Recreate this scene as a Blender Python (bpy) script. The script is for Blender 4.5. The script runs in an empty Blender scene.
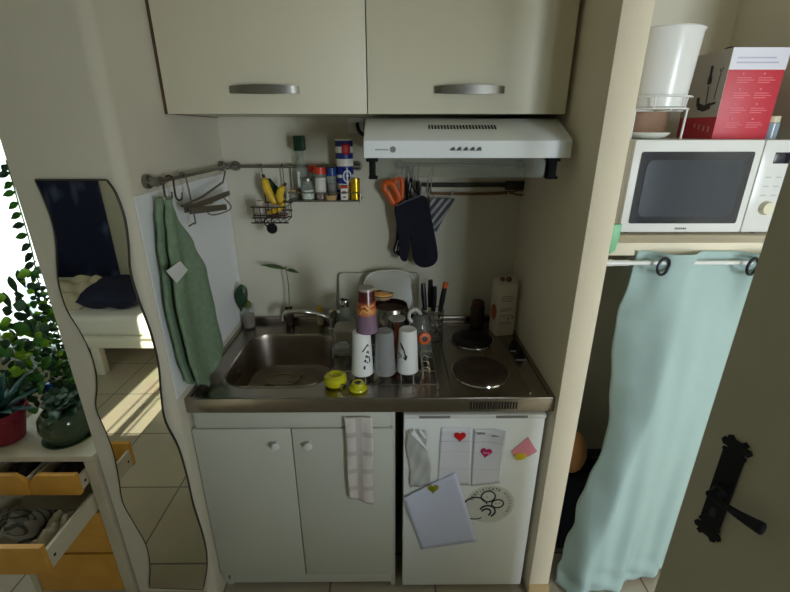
import bpy, bmesh, math, random
from mathutils import Vector, Matrix, Euler
random.seed(7)
PI = math.pi
S = bpy.context.scene
COL = S.collection

# ------------------------------------------------------------------ camera
CAM_LOC = Vector((0.671, -1.178, 1.705)); CAM_ROT = Euler((1.204, 0.0, -0.007)); FPX = 431.1
cd = bpy.data.cameras.new('camera'); cam = bpy.data.objects.new('camera', cd); COL.objects.link(cam)
cam.location = CAM_LOC; cam.rotation_euler = CAM_ROT
cd.sensor_width = 36; cd.lens = FPX * 36 / 790; cd.clip_start = 0.02
S.camera = cam
RM = CAM_ROT.to_matrix()

def at(u, v, Y):
    """the point of the plane y = Y seen at a place of the photograph"""
    d = RM @ Vector(((u - 395) / FPX, -(v - 296) / FPX, -1))
    return CAM_LOC + d * ((Y - CAM_LOC.y) / d.y)

def atx(u, v, X):
    d = RM @ Vector(((u - 395) / FPX, -(v - 296) / FPX, -1))
    return CAM_LOC + d * ((X - CAM_LOC.x) / d.x)

# ------------------------------------------------------------------ materials
def lin(c):
    return tuple(((x / 255) / 12.92 if x / 255 <= 0.04045 else ((x / 255 + 0.055) / 1.055) ** 2.4) for x in c) + (1,)

MATS = {}
def mat(name, rgb, rough=0.5, metal=0.0, var=0.06, scale=8.0, bump=0.0, bscale=60.0, trans=0.0, ior=1.45, sub=0.0, coat=0.0, translucent=0.0, spec=0.5):
    if name in MATS: return MATS[name]
    m = bpy.data.materials.new(name); m.use_nodes = True
    nt = m.node_tree; b = nt.nodes['Principled BSDF']
    b.inputs['Roughness'].default_value = rough; b.inputs['Metallic'].default_value = metal
    b.inputs['IOR'].default_value = ior; b.inputs['Transmission Weight'].default_value = trans
    b.inputs['Coat Weight'].default_value = coat
    b.inputs['Specular IOR Level'].default_value = spec
    c = lin(rgb)
    tc = nt.nodes.new('ShaderNodeTexCoord')
    n = nt.nodes.new('ShaderNodeTexNoise'); n.inputs['Scale'].default_value = scale; n.inputs['Detail'].default_value = 4
    nt.links.new(tc.outputs['Object'], n.inputs['Vector'])
    r = nt.nodes.new('ShaderNodeValToRGB')
    r.color_ramp.elements[0].position = 0.3; r.color_ramp.elements[1].position = 0.7
    r.color_ramp.elements[0].color = tuple(x * (1 - var) for x in c[:3]) + (1,)
    r.color_ramp.elements[1].color = tuple(min(1, x * (1 + var)) for x in c[:3]) + (1,)
    nt.links.new(n.outputs['Fac'], r.inputs['Fac']); nt.links.new(r.outputs['Color'], b.inputs['Base Color'])
    if bump:
        n2 = nt.nodes.new('ShaderNodeTexNoise'); n2.inputs['Scale'].default_value = bscale; n2.inputs['Detail'].default_value = 3
        nt.links.new(tc.outputs['Object'], n2.inputs['Vector'])
        bp = nt.nodes.new('ShaderNodeBump'); bp.inputs['Strength'].default_value = bump; bp.inputs['Distance'].default_value = 0.004
        nt.links.new(n2.outputs['Fac'], bp.inputs['Height']); nt.links.new(bp.outputs['Normal'], b.inputs['Normal'])
    if translucent:
        t = nt.nodes.new('ShaderNodeBsdfTranslucent'); nt.links.new(r.outputs['Color'], t.inputs['Color'])
        mx = nt.nodes.new('ShaderNodeMixShader'); mx.inputs['Fac'].default_value = translucent
        nt.links.new(b.outputs['BSDF'], mx.inputs[1]); nt.links.new(t.outputs['BSDF'], mx.inputs[2])
        nt.links.new(mx.outputs['Shader'], nt.nodes['Material Output'].inputs['Surface'])
    MATS[name] = m
    return m

def ramp_mat(name, axis, stops, rough=0.5, scale=1.0, offset=0.0, metal=0.0, const=True):
    """bands of colour along an object axis; stops are (place, rgb)"""
    m = bpy.data.materials.new(name); m.use_nodes = True
    nt = m.node_tree; b = nt.nodes['Principled BSDF']; b.inputs['Roughness'].default_value = rough; b.inputs['Metallic'].default_value = metal
    tc = nt.nodes.new('ShaderNodeTexCoord'); sp = nt.nodes.new('ShaderNodeSeparateXYZ'); nt.links.new(tc.outputs['Object'], sp.inputs[0])
    ma = nt.nodes.new('ShaderNodeMath'); ma.operation = 'MULTIPLY_ADD'; ma.inputs[1].default_value = scale; ma.inputs[2].default_value = offset
    nt.links.new(sp.outputs['XYZ'.index(axis)], ma.inputs[0])
    r = nt.nodes.new('ShaderNodeValToRGB'); r.color_ramp.interpolation = 'CONSTANT' if const else 'LINEAR'
    while len(r.color_ramp.elements) < len(stops): r.color_ramp.elements.new(0.5)
    for e, (p, c) in zip(r.color_ramp.elements, stops): e.position = p; e.color = lin(c)
    nt.links.new(ma.outputs[0], r.inputs['Fac']); nt.links.new(r.outputs['Color'], b.inputs['Base Color'])
    return m

def tile_mat(name, c1, c2, grout, size):
    m = bpy.data.materials.new(name); m.use_nodes = True
    nt = m.node_tree; b = nt.nodes['Principled BSDF']; b.inputs['Roughness'].default_value = 0.28
    tc = nt.nodes.new('ShaderNodeTexCoord'); br = nt.nodes.new('ShaderNodeTexBrick')
    br.offset = 0.0; br.inputs['Scale'].default_value = 1.0
    br.inputs['Brick Width'].default_value = size; br.inputs['Row Height'].default_value = size
    br.inputs['Mortar Size'].default_value = 0.004
    br.inputs['Color1'].default_value = lin(c1); br.inputs['Color2'].default_value = lin(c2); br.inputs['Mortar'].default_value = lin(grout)
    nt.links.new(tc.outputs['Object'], br.inputs['Vector'])
    n = nt.nodes.new('ShaderNodeTexNoise'); n.inputs['Scale'].default_value = 6; n.inputs['Detail'].default_value = 6
    nt.links.new(tc.outputs['Object'], n.inputs['Vector'])
    mx = nt.nodes.new('ShaderNodeMixRGB'); mx.blend_type = 'MULTIPLY'; mx.inputs['Fac'].default_value = 0.25
    nt.links.new(br.outputs['Color'], mx.inputs[1]); nt.links.new(n.outputs['Color'], mx.inputs[2]); nt.links.new(mx.outputs['Color'], b.inputs['Base Color'])
    return m

def clear_pane(name, tint, k, rough=0.05):
    """thin clear sheet: mostly lets light through, some gloss"""
    m = bpy.data.materials.new(name); m.use_nodes = True; nt = m.node_tree
    t = nt.nodes.new('ShaderNodeBsdfTransparent'); t.inputs['Color'].default_value = lin(tint)
    b = nt.nodes['Principled BSDF']; b.inputs['Roughness'].default_value = rough; b.inputs['Base Color'].default_value = lin(tint)
    mx = nt.nodes.new('ShaderNodeMixShader'); mx.inputs['Fac'].default_value = k
    nt.links.new(t.outputs[0], mx.inputs[1]); nt.links.new(b.outputs[0], mx.inputs[2]); nt.links.new(mx.outputs[0], nt.nodes['Material Output'].inputs['Surface'])
    return m

M = {}
M['wall'] = mat('wall_paint', (206, 201, 184), 0.85, var=0.03, scale=3, bump=0.12, bscale=160)
M['partition'] = mat('partition_paint', (226, 216, 194), 0.8, var=0.02, scale=3, bump=0.1, bscale=160)
M['ceiling'] = mat('ceiling_paint', (225, 220, 205), 0.9, var=0.02)
M['floor'] = tile_mat('floor_tiles', (186, 176, 156), (180, 170, 151), (112, 104, 92), 0.42)
M['skirt'] = mat('skirting_tile', (196, 170, 128), 0.4, var=0.08)
M['white_lam'] = mat('white_laminate', (222, 224, 216), 0.42, var=0.015, scale=2)
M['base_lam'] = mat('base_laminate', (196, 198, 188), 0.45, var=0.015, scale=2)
M['cream_lam'] = mat('cream_laminate', (218, 212, 190), 0.45, var=0.015, scale=2)
M['steel'] = mat('brushed_steel', (160, 152, 143), 0.26, 1.0, var=0.06, scale=30)
M['sink_steel'] = mat('sink_steel', (166, 156, 145), 0.32, 1.0, var=0.08, scale=20)
M['chrome'] = mat('chrome', (210, 208, 204), 0.12, 1.0, var=0.02)
M['grey_metal'] = mat('grey_metal', (146, 142, 134), 0.4, 1.0, var=0.05)
M['dark_metal'] = mat('dark_metal', (84, 80, 74), 0.45, 0.8, var=0.08)
M['black_iron'] = mat('black_iron', (22, 23, 30), 0.5, 0.3, var=0.2, scale=60, bump=0.25, bscale=200)
M['hotplate'] = mat('cast_hotplate', (92, 78, 68), 0.36, 0.75, var=0.1, scale=40)
M['hotplate_dark'] = mat('cast_hotplate_dark', (38, 32, 29), 0.45, 0.4, var=0.1, scale=40)
M['black'] = mat('black_plastic', (20, 20, 21), 0.35, var=0.1)
M['white_enamel'] = mat('white_enamel', (234, 237, 238), 0.35, var=0.01)
M['white_gloss'] = mat('white_gloss', (218, 219, 218), 0.22, var=0.01)
M['slot'] = mat('dark_slot', (24, 24, 22), 0.7)
M['paper'] = mat('paper', (222, 222, 232), 0.8, var=0.02, bump=0.15, bscale=25)
M['paper_blue'] = mat('paper_bluish', (206, 211, 236), 0.8, var=0.02, bump=0.15, bscale=25)
M['ink'] = mat('ink', (40, 40, 44), 0.7)
M['ink_grey'] = mat('ink_grey', (130, 130, 140), 0.7)
M['glass'] = mat('glass', (238, 242, 240), 0.03, trans=1.0, var=0.0)
M['clear'] = clear_pane('thin_clear_glass', (240, 243, 240), 0.10)
M['window_glass'] = clear_pane('window_glass', (245, 250, 250), 0.06)
M['frosted'] = mat('frosted_plastic', (244, 245, 243), 0.4, trans=0.2, var=0.01)
M['grey_clear'] = mat('grey_clear_plastic', (216, 218, 220), 0.22, trans=0.75, var=0.01)
M['ochre'] = mat('ochre_wood', (206, 152, 62), 0.5, var=0.08, scale=14)
M['chest_white'] = mat('chest_paint', (194, 185, 164), 0.5, var=0.03)
M['leaf'] = mat('leaf_green', (62, 116, 40), 0.45, var=0.3, scale=25, translucent=0.35)
M['leaf_lime'] = mat('leaf_lime', (130, 168, 36), 0.45, var=0.25, scale=25, translucent=0.5)
M['leaf_dark'] = mat('leaf_dark', (34, 66, 40), 0.42, var=0.25, scale=25, translucent=0.15)
M['leaf_teal'] = mat('leaf_teal', (40, 82, 78), 0.4, var=0.25, scale=20, translucent=0.15)
M['stem'] = mat('stem_green', (96, 110, 58), 0.6, var=0.1)
M['soil'] = mat('soil', (46, 34, 26), 0.95, var=0.3, scale=80)
M['navy_cloth'] = mat('navy_cloth', (22, 24, 40), 0.9, var=0.12, scale=40, bump=0.3, bscale=400)
M['green_towel'] = mat('green_terry', (126, 150, 122), 0.95, var=0.12, scale=60, bump=0.9, bscale=420)
M['curtain'] = mat('sage_curtain', (172, 196, 194), 0.7, var=0.03, scale=5, bump=0.1, bscale=500, translucent=0.15)

# ------------------------------------------------------------------ mesh builder
class MB:
    def __init__(s): s.bm = bmesh.new(); s.mi = 0
    def _take(s, vs, fs):
        bv = [s.bm.verts.new(v) for v in vs]; out = []
        for f in fs:
            try:
                nf = s.bm.faces.new([bv[i] for i in f]); nf.material_index = s.mi; out.append(nf)
            except ValueError: pass
        return bv, out
    def _merge(s, tmp, mx=None):
        if mx is not None: bmesh.ops.transform(tmp, matrix=mx, verts=tmp.verts)
        tmp.verts.index_update()
        s._take([v.co.copy() for v in tmp.verts], [[v.index for v in f.verts] for f in tmp.faces]); tmp.free(); return s
    def box(s, x0, x1, y0, y1, z0, z1, bev=0.0, mx=None, seg=2):
        t = bmesh.new(); bmesh.ops.create_cube(t, size=1)
        bmesh.ops.transform(t, matrix=Matrix.Translation(((x0+x1)/2, (y0+y1)/2, (z0+z1)/2)) @ Matrix.Diagonal((abs(x1-x0), abs(y1-y0), abs(z1-z0), 1)), verts=t.verts)
        if bev: bmesh.ops.bevel(t, geom=list(t.edges), offset=bev, segments=seg, affect='EDGES', profile=0.5)
        return s._merge(t, mx)
    def prism(s, pts, z0, z1, mx=None, bev=0.0, seg=2):
        """a flat outline in the local xy plane, thick along local z"""
        t = bmesh.new(); n = len(pts)
        a = [t.verts.new((p[0], p[1], z0)) for p in pts]; b = [t.verts.new((p[0], p[1], z1)) for p in pts]
        t.faces.new(a[::-1]); t.faces.new(b)
        for i in range(n): t.faces.new((a[i], a[(i+1) % n], b[(i+1) % n], b[i]))
        bmesh.ops.recalc_face_normals(t, faces=t.faces)
        if bev:
            es = [e for e in t.edges if abs(e.verts[0].co.z - e.verts[1].co.z) < 1e-7]
            bmesh.ops.bevel(t, geom=es, offset=bev, segments=seg, affect='EDGES', profile=0.5)
        return s._merge(t, mx)
    def lathe(s, prof, c=(0, 0, 0), n=32, mx=None, cap=True):
        """(radius, height) profile turned about the local z axis"""
        vs, fs = [], []
        for r, z in prof:
            for k in range(n):
                a = 2*PI*k/n; vs.append(Vector((r*math.cos(a), r*math.sin(a), z)))
        for i in range(len(prof)-1):
            for k in range(n): fs.append((i*n+k, i*n+(k+1) % n, (i+1)*n+(k+1) % n, (i+1)*n+k))
        if cap:
            if prof[0][0] > 1e-6: fs.append(tuple(range(n))[::-1])
            if prof[-1][0] > 1e-6: fs.append(tuple((len(prof)-1)*n+k for k in range(n)))
        if mx is not None: vs = [mx @ v for v in vs]
        vs = [v + Vector(c) for v in vs]
        s._take(vs, fs); return s
    def tube(s, pts, r, n=8, closed=False, smooth=0, rf=None):
        pts = [Vector(p) for p in pts]
        if smooth: pts = spline(pts, smooth, closed)
        m = len(pts); vs, fs = [], []; prev = None
        for i, p in enumerate(pts):
            if closed: t = pts[(i+1) % m] - pts[i-1]
            else: t = pts[min(i+1, m-1)] - pts[max(i-1, 0)]
            t = t.normalized() if t.length > 1e-9 else Vector((0, 0, 1))
            if prev is None:
                u = t.cross(Vector((0, 0, 1)));
                if u.length < 1e-3: u = t.cross(Vector((1, 0, 0)))
            else: u = prev - t * prev.dot(t)
            u.normalize(); prev = u; w = t.cross(u)
            rr = r if rf is None else r * rf(i/(m-1))
            for k in range(n):
                a = 2*PI*k/n; vs.append(p + (u*math.cos(a) + w*math.sin(a))*rr)
        for i in range(m if closed else m-1):
            j = (i+1) % m
            for k in range(n): fs.append((i*n+k, i*n+(k+1) % n, j*n+(k+1) % n, j*n+k))
        if not closed: fs.append(tuple(range(n))[::-1]); fs.append(tuple((m-1)*n+k for k in range(n)))
        s._take(vs, fs); return s
    def grid(s, fn, nu, nv, closed_u=False):
        vs = [Vector(fn(i/nu, j/nv)) for j in range(nv+1) for i in range(nu+(0 if closed_u else 1))]
        w = nu + (0 if closed_u else 1); fs = []
        for j in range(nv):
            for i in range(nu):
                i2 = (i+1) % w if closed_u else i+1
                fs.append((j*w+i, j*w+i2, (j+1)*w+i2, (j+1)*w+i))
        s._take(vs, fs); return s
    def sphere(s, c, r, seg=20, mx=None, sc=(1, 1, 1)):
        t = bmesh.new(); bmesh.ops.create_uvsphere(t, u_segments=seg, v_segments=seg//2, radius=r)
        mm = Matrix.Translation(c) @ (mx if mx is not None else Matrix.Identity(4)) @ Matrix.Diagonal((*sc, 1))
        return s._merge(t, mm)
    def build(s, name, mats, parent=None, loc=None, smooth=True, solid=0.0, sharp=35, recalc=True, soffset=0.0):
        bmesh.ops.remove_doubles(s.bm, verts=s.bm.verts, dist=1e-6)
        if recalc: bmesh.ops.recalc_face_normals(s.bm, faces=s.bm.faces)
        me = bpy.data.meshes.new(name)
        base = wloc(parent) if parent is not None else (Vector(loc) if loc is not None else None)
        if base is None:
            xs = [v.co for v in s.bm.verts]
            base = Vector(((min(c.x for c in xs)+max(c.x for c in xs))/2, (min(c.y for c in xs)+max(c.y for c in xs))/2, min(c.z for c in xs)))
        bmesh.ops.translate(s.bm, verts=s.bm.verts, vec=-base)
        s.bm.to_mesh(me); s.bm.free()
        for m in (mats if isinstance(mats, (list, tuple)) else [mats]): me.materials.append(m)
        o = bpy.data.objects.new(name, me); COL.objects.link(o)
        if smooth:
            me.polygons.foreach_set('use_smooth', [True]*len(me.polygons))
            me.set_sharp_from_angle(angle=math.radians(sharp))
        if parent is not None: o.parent = parent
        else: o.location = base
        if solid:
            md = o.modifiers.new('thickness', 'SOLIDIFY'); md.thickness = solid; md.offset = soffset
        return o

def wloc(o):
    v = Vector((0, 0, 0))
    while o is not None: v += o.location; o = o.parent
    return v

def spline(p, k, closed=False):
    out = []; n = len(p)
    for i in range(n if closed else n-1):
        if closed: a, b, c, d = p[i-1], p[i], p[(i+1) % n], p[(i+2) % n]
        else: a, b, c, d = p[max(i-1, 0)], p[i], p[i+1], p[min(i+2, n-1)]
        for j in range(k):
            t = j/k
            out.append(0.5*((2*b) + (c-a)*t + (2*a-5*b+4*c-d)*t*t + (3*b-a-3*c+d)*t**3))
    if not closed: out.append(p[-1])
    return out

def smooth2d(pts, k=4):
    return [(v.x, v.y) for v in spline([Vector((a, b, 0)) for a, b in pts], k, True)]

def rounded(x0, x1, y0, y1, r, k=6):
    out = []
    for cx, cy, a0 in ((x1-r, y1-r, 0), (x0+r, y1-r, PI/2), (x0+r, y0+r, PI), (x1-r, y0+r, 1.5*PI)):
        for i in range(k+1):
            a = a0 + PI/2*i/k; out.append((cx + r*math.cos(a), cy + r*math.sin(a)))
    return out

XZ = Matrix(((1, 0, 0, 0), (0, 0, -1, 0), (0, 1, 0, 0), (0, 0, 0, 1)))     # outline xy -> world xz, thickness towards -y
YZ = Matrix(((0, 0, 1, 0), (1, 0, 0, 0), (0, 1, 0, 0), (0, 0, 0, 1)))      # outline xy -> world yz, thickness along +x

def tag(o, label, cat, group=None):
    o['label'] = label; o['category'] = cat
    if group: o['group'] = group
    return o
def thing(name, label, cat, loc, group=None):
    o = bpy.data.objects.new(name, None); COL.objects.link(o); o.location = loc; o.empty_display_size = 0.05
    return tag(o, label, cat, group)
def struct(o): o['kind'] = 'structure'; return o
def sbox(name, m, *b, bev=0.0, parent=None):
    o = MB().box(*b, bev=bev).build(name, m, parent, smooth=bool(bev))
    return struct(o)
def lettering(name, body, size, m, mx, parent, depth=0.0006, bold=False):
    cu = bpy.data.curves.new(name, 'FONT'); cu.body = body; cu.size = size; cu.extrude = depth; cu.align_x = 'CENTER'; cu.align_y = 'CENTER'
    t = bpy.data.objects.new(name + '_curve', cu); COL.objects.link(t)
    dg = bpy.context.evaluated_depsgraph_get(); me = bpy.data.meshes.new_from_object(t.evaluated_get(dg))
    bpy.data.objects.remove(t); me.transform(mx); me.transform(Matrix.Translation(-wloc(parent)))
    me.materials.clear(); me.materials.append(m); me.name = name
    o = bpy.data.objects.new(name, me); COL.objects.link(o); o.parent = parent
    return o

# ================================================================== THE ROOM
W, FL = M['wall'], M['floor']
floor = sbox('floor', FL, -3.4, 3.4, -3.2, 1.0, -0.06, 0.0)
sbox('ceiling', M['ceiling'], -3.4, 3.4, -3.2, 1.0, 2.5, 2.6)
sbox('wall_back', W, -0.278, 2.05, 0.62, 0.74, 0, 2.5)
struct(MB().prism([(-0.278, -0.06)] + [(-0.032+0.032*math.sin(i*PI/20), -0.028-0.032*math.cos(i*PI/20)) for i in range(11)] + [(0.0, 0.62), (-0.278, 0.62)], 0, 2.5).build('wall_left', W))
sbox('wall_right', M['partition'], 1.2, 1.275, -0.02, 0.62, 0, 2.5, bev=0.002)
sbox('wall_alcove', W, 1.91, 3.4, -0.0, 0.62, 0, 2.5)
sbox('baseboard_left', M['skirt'], -0.278, -0.03, -0.068, -0.06, 0, 0.09)
sbox('baseboard_right', M['skirt'], 1.198, 1.277, -0.03, -0.02, 0, 0.06)
sbox('trim_1', M['white_enamel'], 0.0, 0.004, -0.038, 0.615, 0.925, 1.545)       # pale splash panel on the left of the niche
# window wall of the left bay, around its opening
wx0, wx1, wz0, wz1 = -1.75, -0.32, 0.88, 2.3
wb = MB()
wb.box(-3.4, wx0, 0.45, 0.57, 0, 2.5).box(wx1, -0.278, 0.45, 0.57, 0, 2.5).box(wx0, wx1, 0.45, 0.57, 0, wz0).box(wx0, wx1, 0.45, 0.57, wz1, 2.5)
struct(wb.build('wall_window', W, smooth=False))
win = struct(bpy.data.objects.new('window_1', None)); COL.objects.link(win); win.location = ((wx0+wx1)/2, 0.5, wz0)
fr = MB()
for x in (wx0, (wx0+wx1)/2-0.03, wx1-0.05): fr.box(x, x+0.05, 0.47, 0.52, wz0, wz1, bev=0.004)
fr.box(wx0, wx1, 0.47, 0.52, wz0, wz0+0.06, bev=0.004).box(wx0, wx1, 0.47, 0.52, wz1-0.06, wz1, bev=0.004)
struct(fr.build('window_frame', M['white_gloss'], win))
struct(MB().box(wx0+0.04, wx1-0.04, 0.492, 0.498, wz0+0.05, wz1-0.05).build('window_pane', M['window_glass'], win, smooth=False))
struct(MB().box(wx0, wx1, 0.40, 0.47, wz0-0.03, wz0, bev=0.005).build('window_sill', M['white_gloss'], win))
gr = MB()
for i in range(10): x = -1.62 + i*0.125; gr.tube([(x, 0.66, wz0), (x, 0.66, 1.75)], 0.008, 6)
gr.tube([(wx0, 0.66, 1.75), (wx1, 0.66, 1.75)], 0.012, 6).tube([(wx0, 0.66, wz0+0.08), (wx1, 0.66, wz0+0.08)], 0.01, 6)
struct(gr.build('window_railing', M['dark_metal'], win))
sbox('wall_outer', W, -3.5, -3.4, -3.2, 0.57, 0, 2.5)
# rear wall with the hall window, hall side wall, unseen wall at the door, its opening shaped for the light
hb = MB()
hx0, hx1, hz0, hz1 = 2.15, 3.0, 0.7, 2.25
hb.box(-3.4, hx0, -3.2, -3.1, 0, 2.5).box(hx1, 3.4, -3.2, -3.1, 0, 2.5).box(hx0, hx1, -3.2, -3.1, 0, hz0).box(hx0, hx1, -3.2, -3.1, hz1, 2.5)
struct(hb.build('wall_rear', W, smooth=False))
w2 = struct(bpy.data.objects.new('window_2', None)); COL.objects.link(w2); w2.location = (2.62, -3.15, hz0)
f2 = MB()
for x in (hx0, 2.55, hx1-0.05): f2.box(x, x+0.05, -3.17, -3.13, hz0, hz1, bev=0.004)
f2.box(hx0, hx1, -3.17, -3.13, hz0, hz0+0.05, bev=0.004).box(hx0, hx1, -3.17, -3.13, hz1-0.05, hz1, bev=0.004)
struct(f2.build('window_frame', M['white_gloss'], w2))
struct(MB().box(hx0+0.04, hx1-0.04, -3.153, -3.147, hz0+0.04, hz1-0.04).build('window_pane', M['window_glass'], w2, smooth=False))
sbox('wall_hall', W, 3.4, 3.5, -3.2, 0.62, 0, 2.5)
wi = MB().box(1.66, 1.76, -3.1, -2.2, 0, 2.5).box(1.66, 1.76, -2.2, -1.26, 1.84, 2.5).box(1.66, 1.72, -1.26, -1.20, 0, 2.5).box(1.66, 1.76, -2.2, -1.26, 0, 1.06)  # unseen; sill and header added to hold hall light off the cabinets
struct(wi.build('wall_light_hatch', W, smooth=False))

# the open door at the right, with its wrought iron plate and lever
DA = math.radians(20.7); dd = Vector((-math.sin(DA), math.cos(DA), 0)); dn = Vector((-math.cos(DA), -math.sin(DA), 0))
DE = Vector((1.340, -0.422, 0)); HP = Vector((1.363, -0.484, 1.0))
DM = Matrix((( -dd.x, 0, dn.x, DE.x), (-dd.y, 0, dn.y, DE.y), (0, 1, 0, 0), (0, 0, 0, 1)))     # outline: x from the free edge to the hinge, y up, thickness out of the seen face
M['door'] = mat('door_paint', (192, 187, 166), 0.6, var=0.04, scale=5, bump=0.05)
door = MB().box(0, 0.84, 0.012, 2.06, -0.04, 0.0, bev=0.003, mx=DM).build('door_1', M['door']); struct(door)
ps = []
half = [(0.006, 0.126), (0.012, 0.133), (0.020, 0.128), (0.017, 0.120), (0.025, 0.121), (0.029, 0.113), (0.024, 0.105), (0.014, 0.104), (0.017, 0.099), (0.022, 0.099), (0.023, 0.094), (0.0205, 0.092), (0.0205, 0.0)]
ps = half + [(x, -y) for x, y in half[-2::-1]]
ps = ps + [(-x, y) for x, y in ps[::-1]]
hd = 0.066
PM = DM @ Matrix.Translation((hd, 1.0, 0))
plate = MB().prism(ps, 0.0, 0.006, mx=PM, bev=0.0015).build('handle_plate', M['black_iron'], door)
MB().prism(smooth2d([(0.004, -0.045), (-0.004, -0.05), (-0.006, -0.066), (0.0, -0.07), (0.006, -0.064)]), 0.006, 0.009, mx=PM, bev=0.001).build('keyhole_cover', mat('worn_iron', (70, 70, 82), 0.45, 0.6), plate)
lv = MB().lathe([(0.013, 0.004), (0.013, 0.012), (0.009, 0.016), (0.009, 0.038), (0.0, 0.040)], mx=PM, n=16)
a = [PM @ Vector(v) for v in ((0, 0, 0.034), (0.02, 0.0, 0.036), (0.055, 0.002, 0.037), (0.088, 0.006, 0.035), (0.098, 0.007, 0.034))]
lv.tube(a, 0.0085, 12, smooth=5, rf=lambda t: 0.75 + 0.75*min(1, max(0, t-0.35)/0.4) if t < 0.93 else 1.5*max(0.3, (1-t)/0.07)**0.5)
lv.build('lever', M['black_iron'], plate)

# ================================================================== KITCHEN UNIT
bc = thing('base_cabinet', 'white two-door base cabinet under the sink', 'cabinet', (0.34, 0.3, 0))
b = MB().box(0.002, 0.018, 0.022, 0.6, 0.03, 0.84).box(0.662, 0.68, 0.022, 0.6, 0.0, 0.84).box(0.018, 0.662, 0.03, 0.6, 0.08, 0.096).box(0.018, 0.662, 0.585, 0.6, 0.09, 0.84)
b.box(0.006, 0.03, 0.03, 0.6, 0.0, 0.035)
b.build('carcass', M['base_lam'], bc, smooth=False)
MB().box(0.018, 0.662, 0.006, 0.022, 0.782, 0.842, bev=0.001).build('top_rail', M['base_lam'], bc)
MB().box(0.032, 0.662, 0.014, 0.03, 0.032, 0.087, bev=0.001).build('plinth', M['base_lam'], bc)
for i, (x0, x1, kx) in enumerate(((0.004, 0.331, 0.281), (0.335, 0.672, 0.39))):
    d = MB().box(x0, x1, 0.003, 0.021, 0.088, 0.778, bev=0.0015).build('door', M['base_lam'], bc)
    MB().lathe([(0.007, 0), (0.007, 0.008), (0.013, 0.016), (0.0145, 0.022), (0.010, 0.027), (0, 0.028)], mx=Matrix.Translation((kx, 0.003, 0.722)) @ Matrix.Rotation(PI/2, 4, 'X'), n=20).build('knob', M['white_gloss'], d)

# worktop, pressed with the sink bowl, the drainer and the hob
CT = 0.9
kt = thing('kitchen_worktop', 'stainless steel worktop with pressed sink and two round hotplates', 'worktop', (0.6, 0.3, 0.84))
wt = MB()
sx0, sx1, sy0, sy1, sr = 0.08, 0.445, 0.075, 0.47, 0.10
rl = rounded(sx0, sx1, sy0, sy1, sr, 10)
scx, scy = (sx0+sx1)/2, (sy0+sy1)/2
def onrect(x, y, X0, X1, Y0, Y1):
    dx, dy = x-scx, y-scy; t = 1e9
    if dx > 1e-9: t = min(t, (X1-scx)/dx)
    if dx < -1e-9: t = min(t, (X0-scx)/dx)
    if dy > 1e-9: t = min(t, (Y1-scy)/dy)
    if dy < -1e-9: t = min(t, (Y0-scy)/dy)
    return (scx+dx*t, scy+dy*t)
X0, X1, Y0, Y1 = 0.018, 0.50, 0.014, 0.60
outer = [onrect(x, y, X0, X1, Y0, Y1) for x, y in rl]
for cx, cy in ((X0, Y0), (X0, Y1), (X1, Y0), (X1, Y1)):     # corners of the outer loop snap to the rectangle's corners
    k = min(range(len(outer)), key=lambda i: (outer[i][0]-cx)**2 + (outer[i][1]-cy)**2); outer[k] = (cx, cy)
n = len(rl)
lip = [(scx+(x-scx)*1.03, scy+(y-scy)*1.03) for x, y in rl]
lev = [[(x, y, CT-0.004) for x, y in outer], [(x, y, CT-0.004) for x, y in lip], [(x, y, CT+0.0005) for x, y in [(scx+(x-scx)*1.012, scy+(y-scy)*1.012) for x, y in rl]], [(x, y, CT-0.006) for x, y in rl]]
vs = [p for l in lev for p in l]; fs = []
for j in range(len(lev)-1):
    for i in range(n): fs.append((j*n+i, j*n+(i+1) % n, (j+1)*n+(i+1) % n, (j+1)*n+i))
wt._take(vs, fs)
# drainer ribs and the hob field
def top(u, v):
    x = X1 + (1.182-X1)*u; y = Y0 + (Y1-Y0)*v; z = CT-0.004
    if 0.47 < x < 0.80 and 0.06 < y < 0.54: z += 0.0022*math.sin((x-0.47)/0.33*PI*18)*min(1, (y-0.06)/0.05, (0.54-y)/0.05)
    return (x, y, z)
wt.grid(top, 150, 24)
# rolled rim all round, front fascia, back upstand
wt.box(0.0, 1.2, 0.0, 0.014, 0.845, CT, bev=0.003).box(0.0, 0.018, 0.012, 0.605, 0.86, CT, bev=0.003).box(1.182, 1.2, 0.012, 0.605, 0.86, CT, bev=0.003)
wt.box(0.0, 1.2, 0.598, 0.618, 0.86, CT+0.022, bev=0.003)
wt.build('worktop', M['steel'], kt, recalc=True)
bw = MB(); lv_ = []
for f, z in ((1.0, CT-0.006), (0.985, CT-0.02), (0.955, CT-0.10), (0.90, CT-0.138), (0.80, CT-0.150), (0.3, CT-0.154)):
    lv_.append([(scx+(x-scx)*f, scy+(y-scy)*f, z) for x, y in rl])
vs = [p for l in lv_ for p in l]; fs = []
for j in range(len(lv_)-1):
    for i in range(n): fs.append((j*n+i, j*n+(i+1) % n, (j+1)*n+(i+1) % n, (j+1)*n+i))
fs.append(tuple((len(lv_)-1)*n+i for i in range(n)))
bw._take(vs, fs)
basin = bw.build('sink_basin', M['sink_steel'], kt)
dr = MB().lathe([(0.036, 0), (0.036, 0.003), (0.028, 0.004), (0.024, 0.001), (0, 0.001)], c=(0.175, 0.285, CT-0.1535), n=28)
dr.build('drain', M['dark_metal'], basin)
MB().lathe([(0.014, 0), (0.014, 0.004), (0.006, 0.005), (0, 0.005)], c=(0, 0, 0), mx=Matrix.Translation((0.094, 0.23, CT-0.05)) @ Matrix.Rotation(PI/2, 4, 'Y'), n=20).build('overflow', M['dark_metal'], basin)
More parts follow.
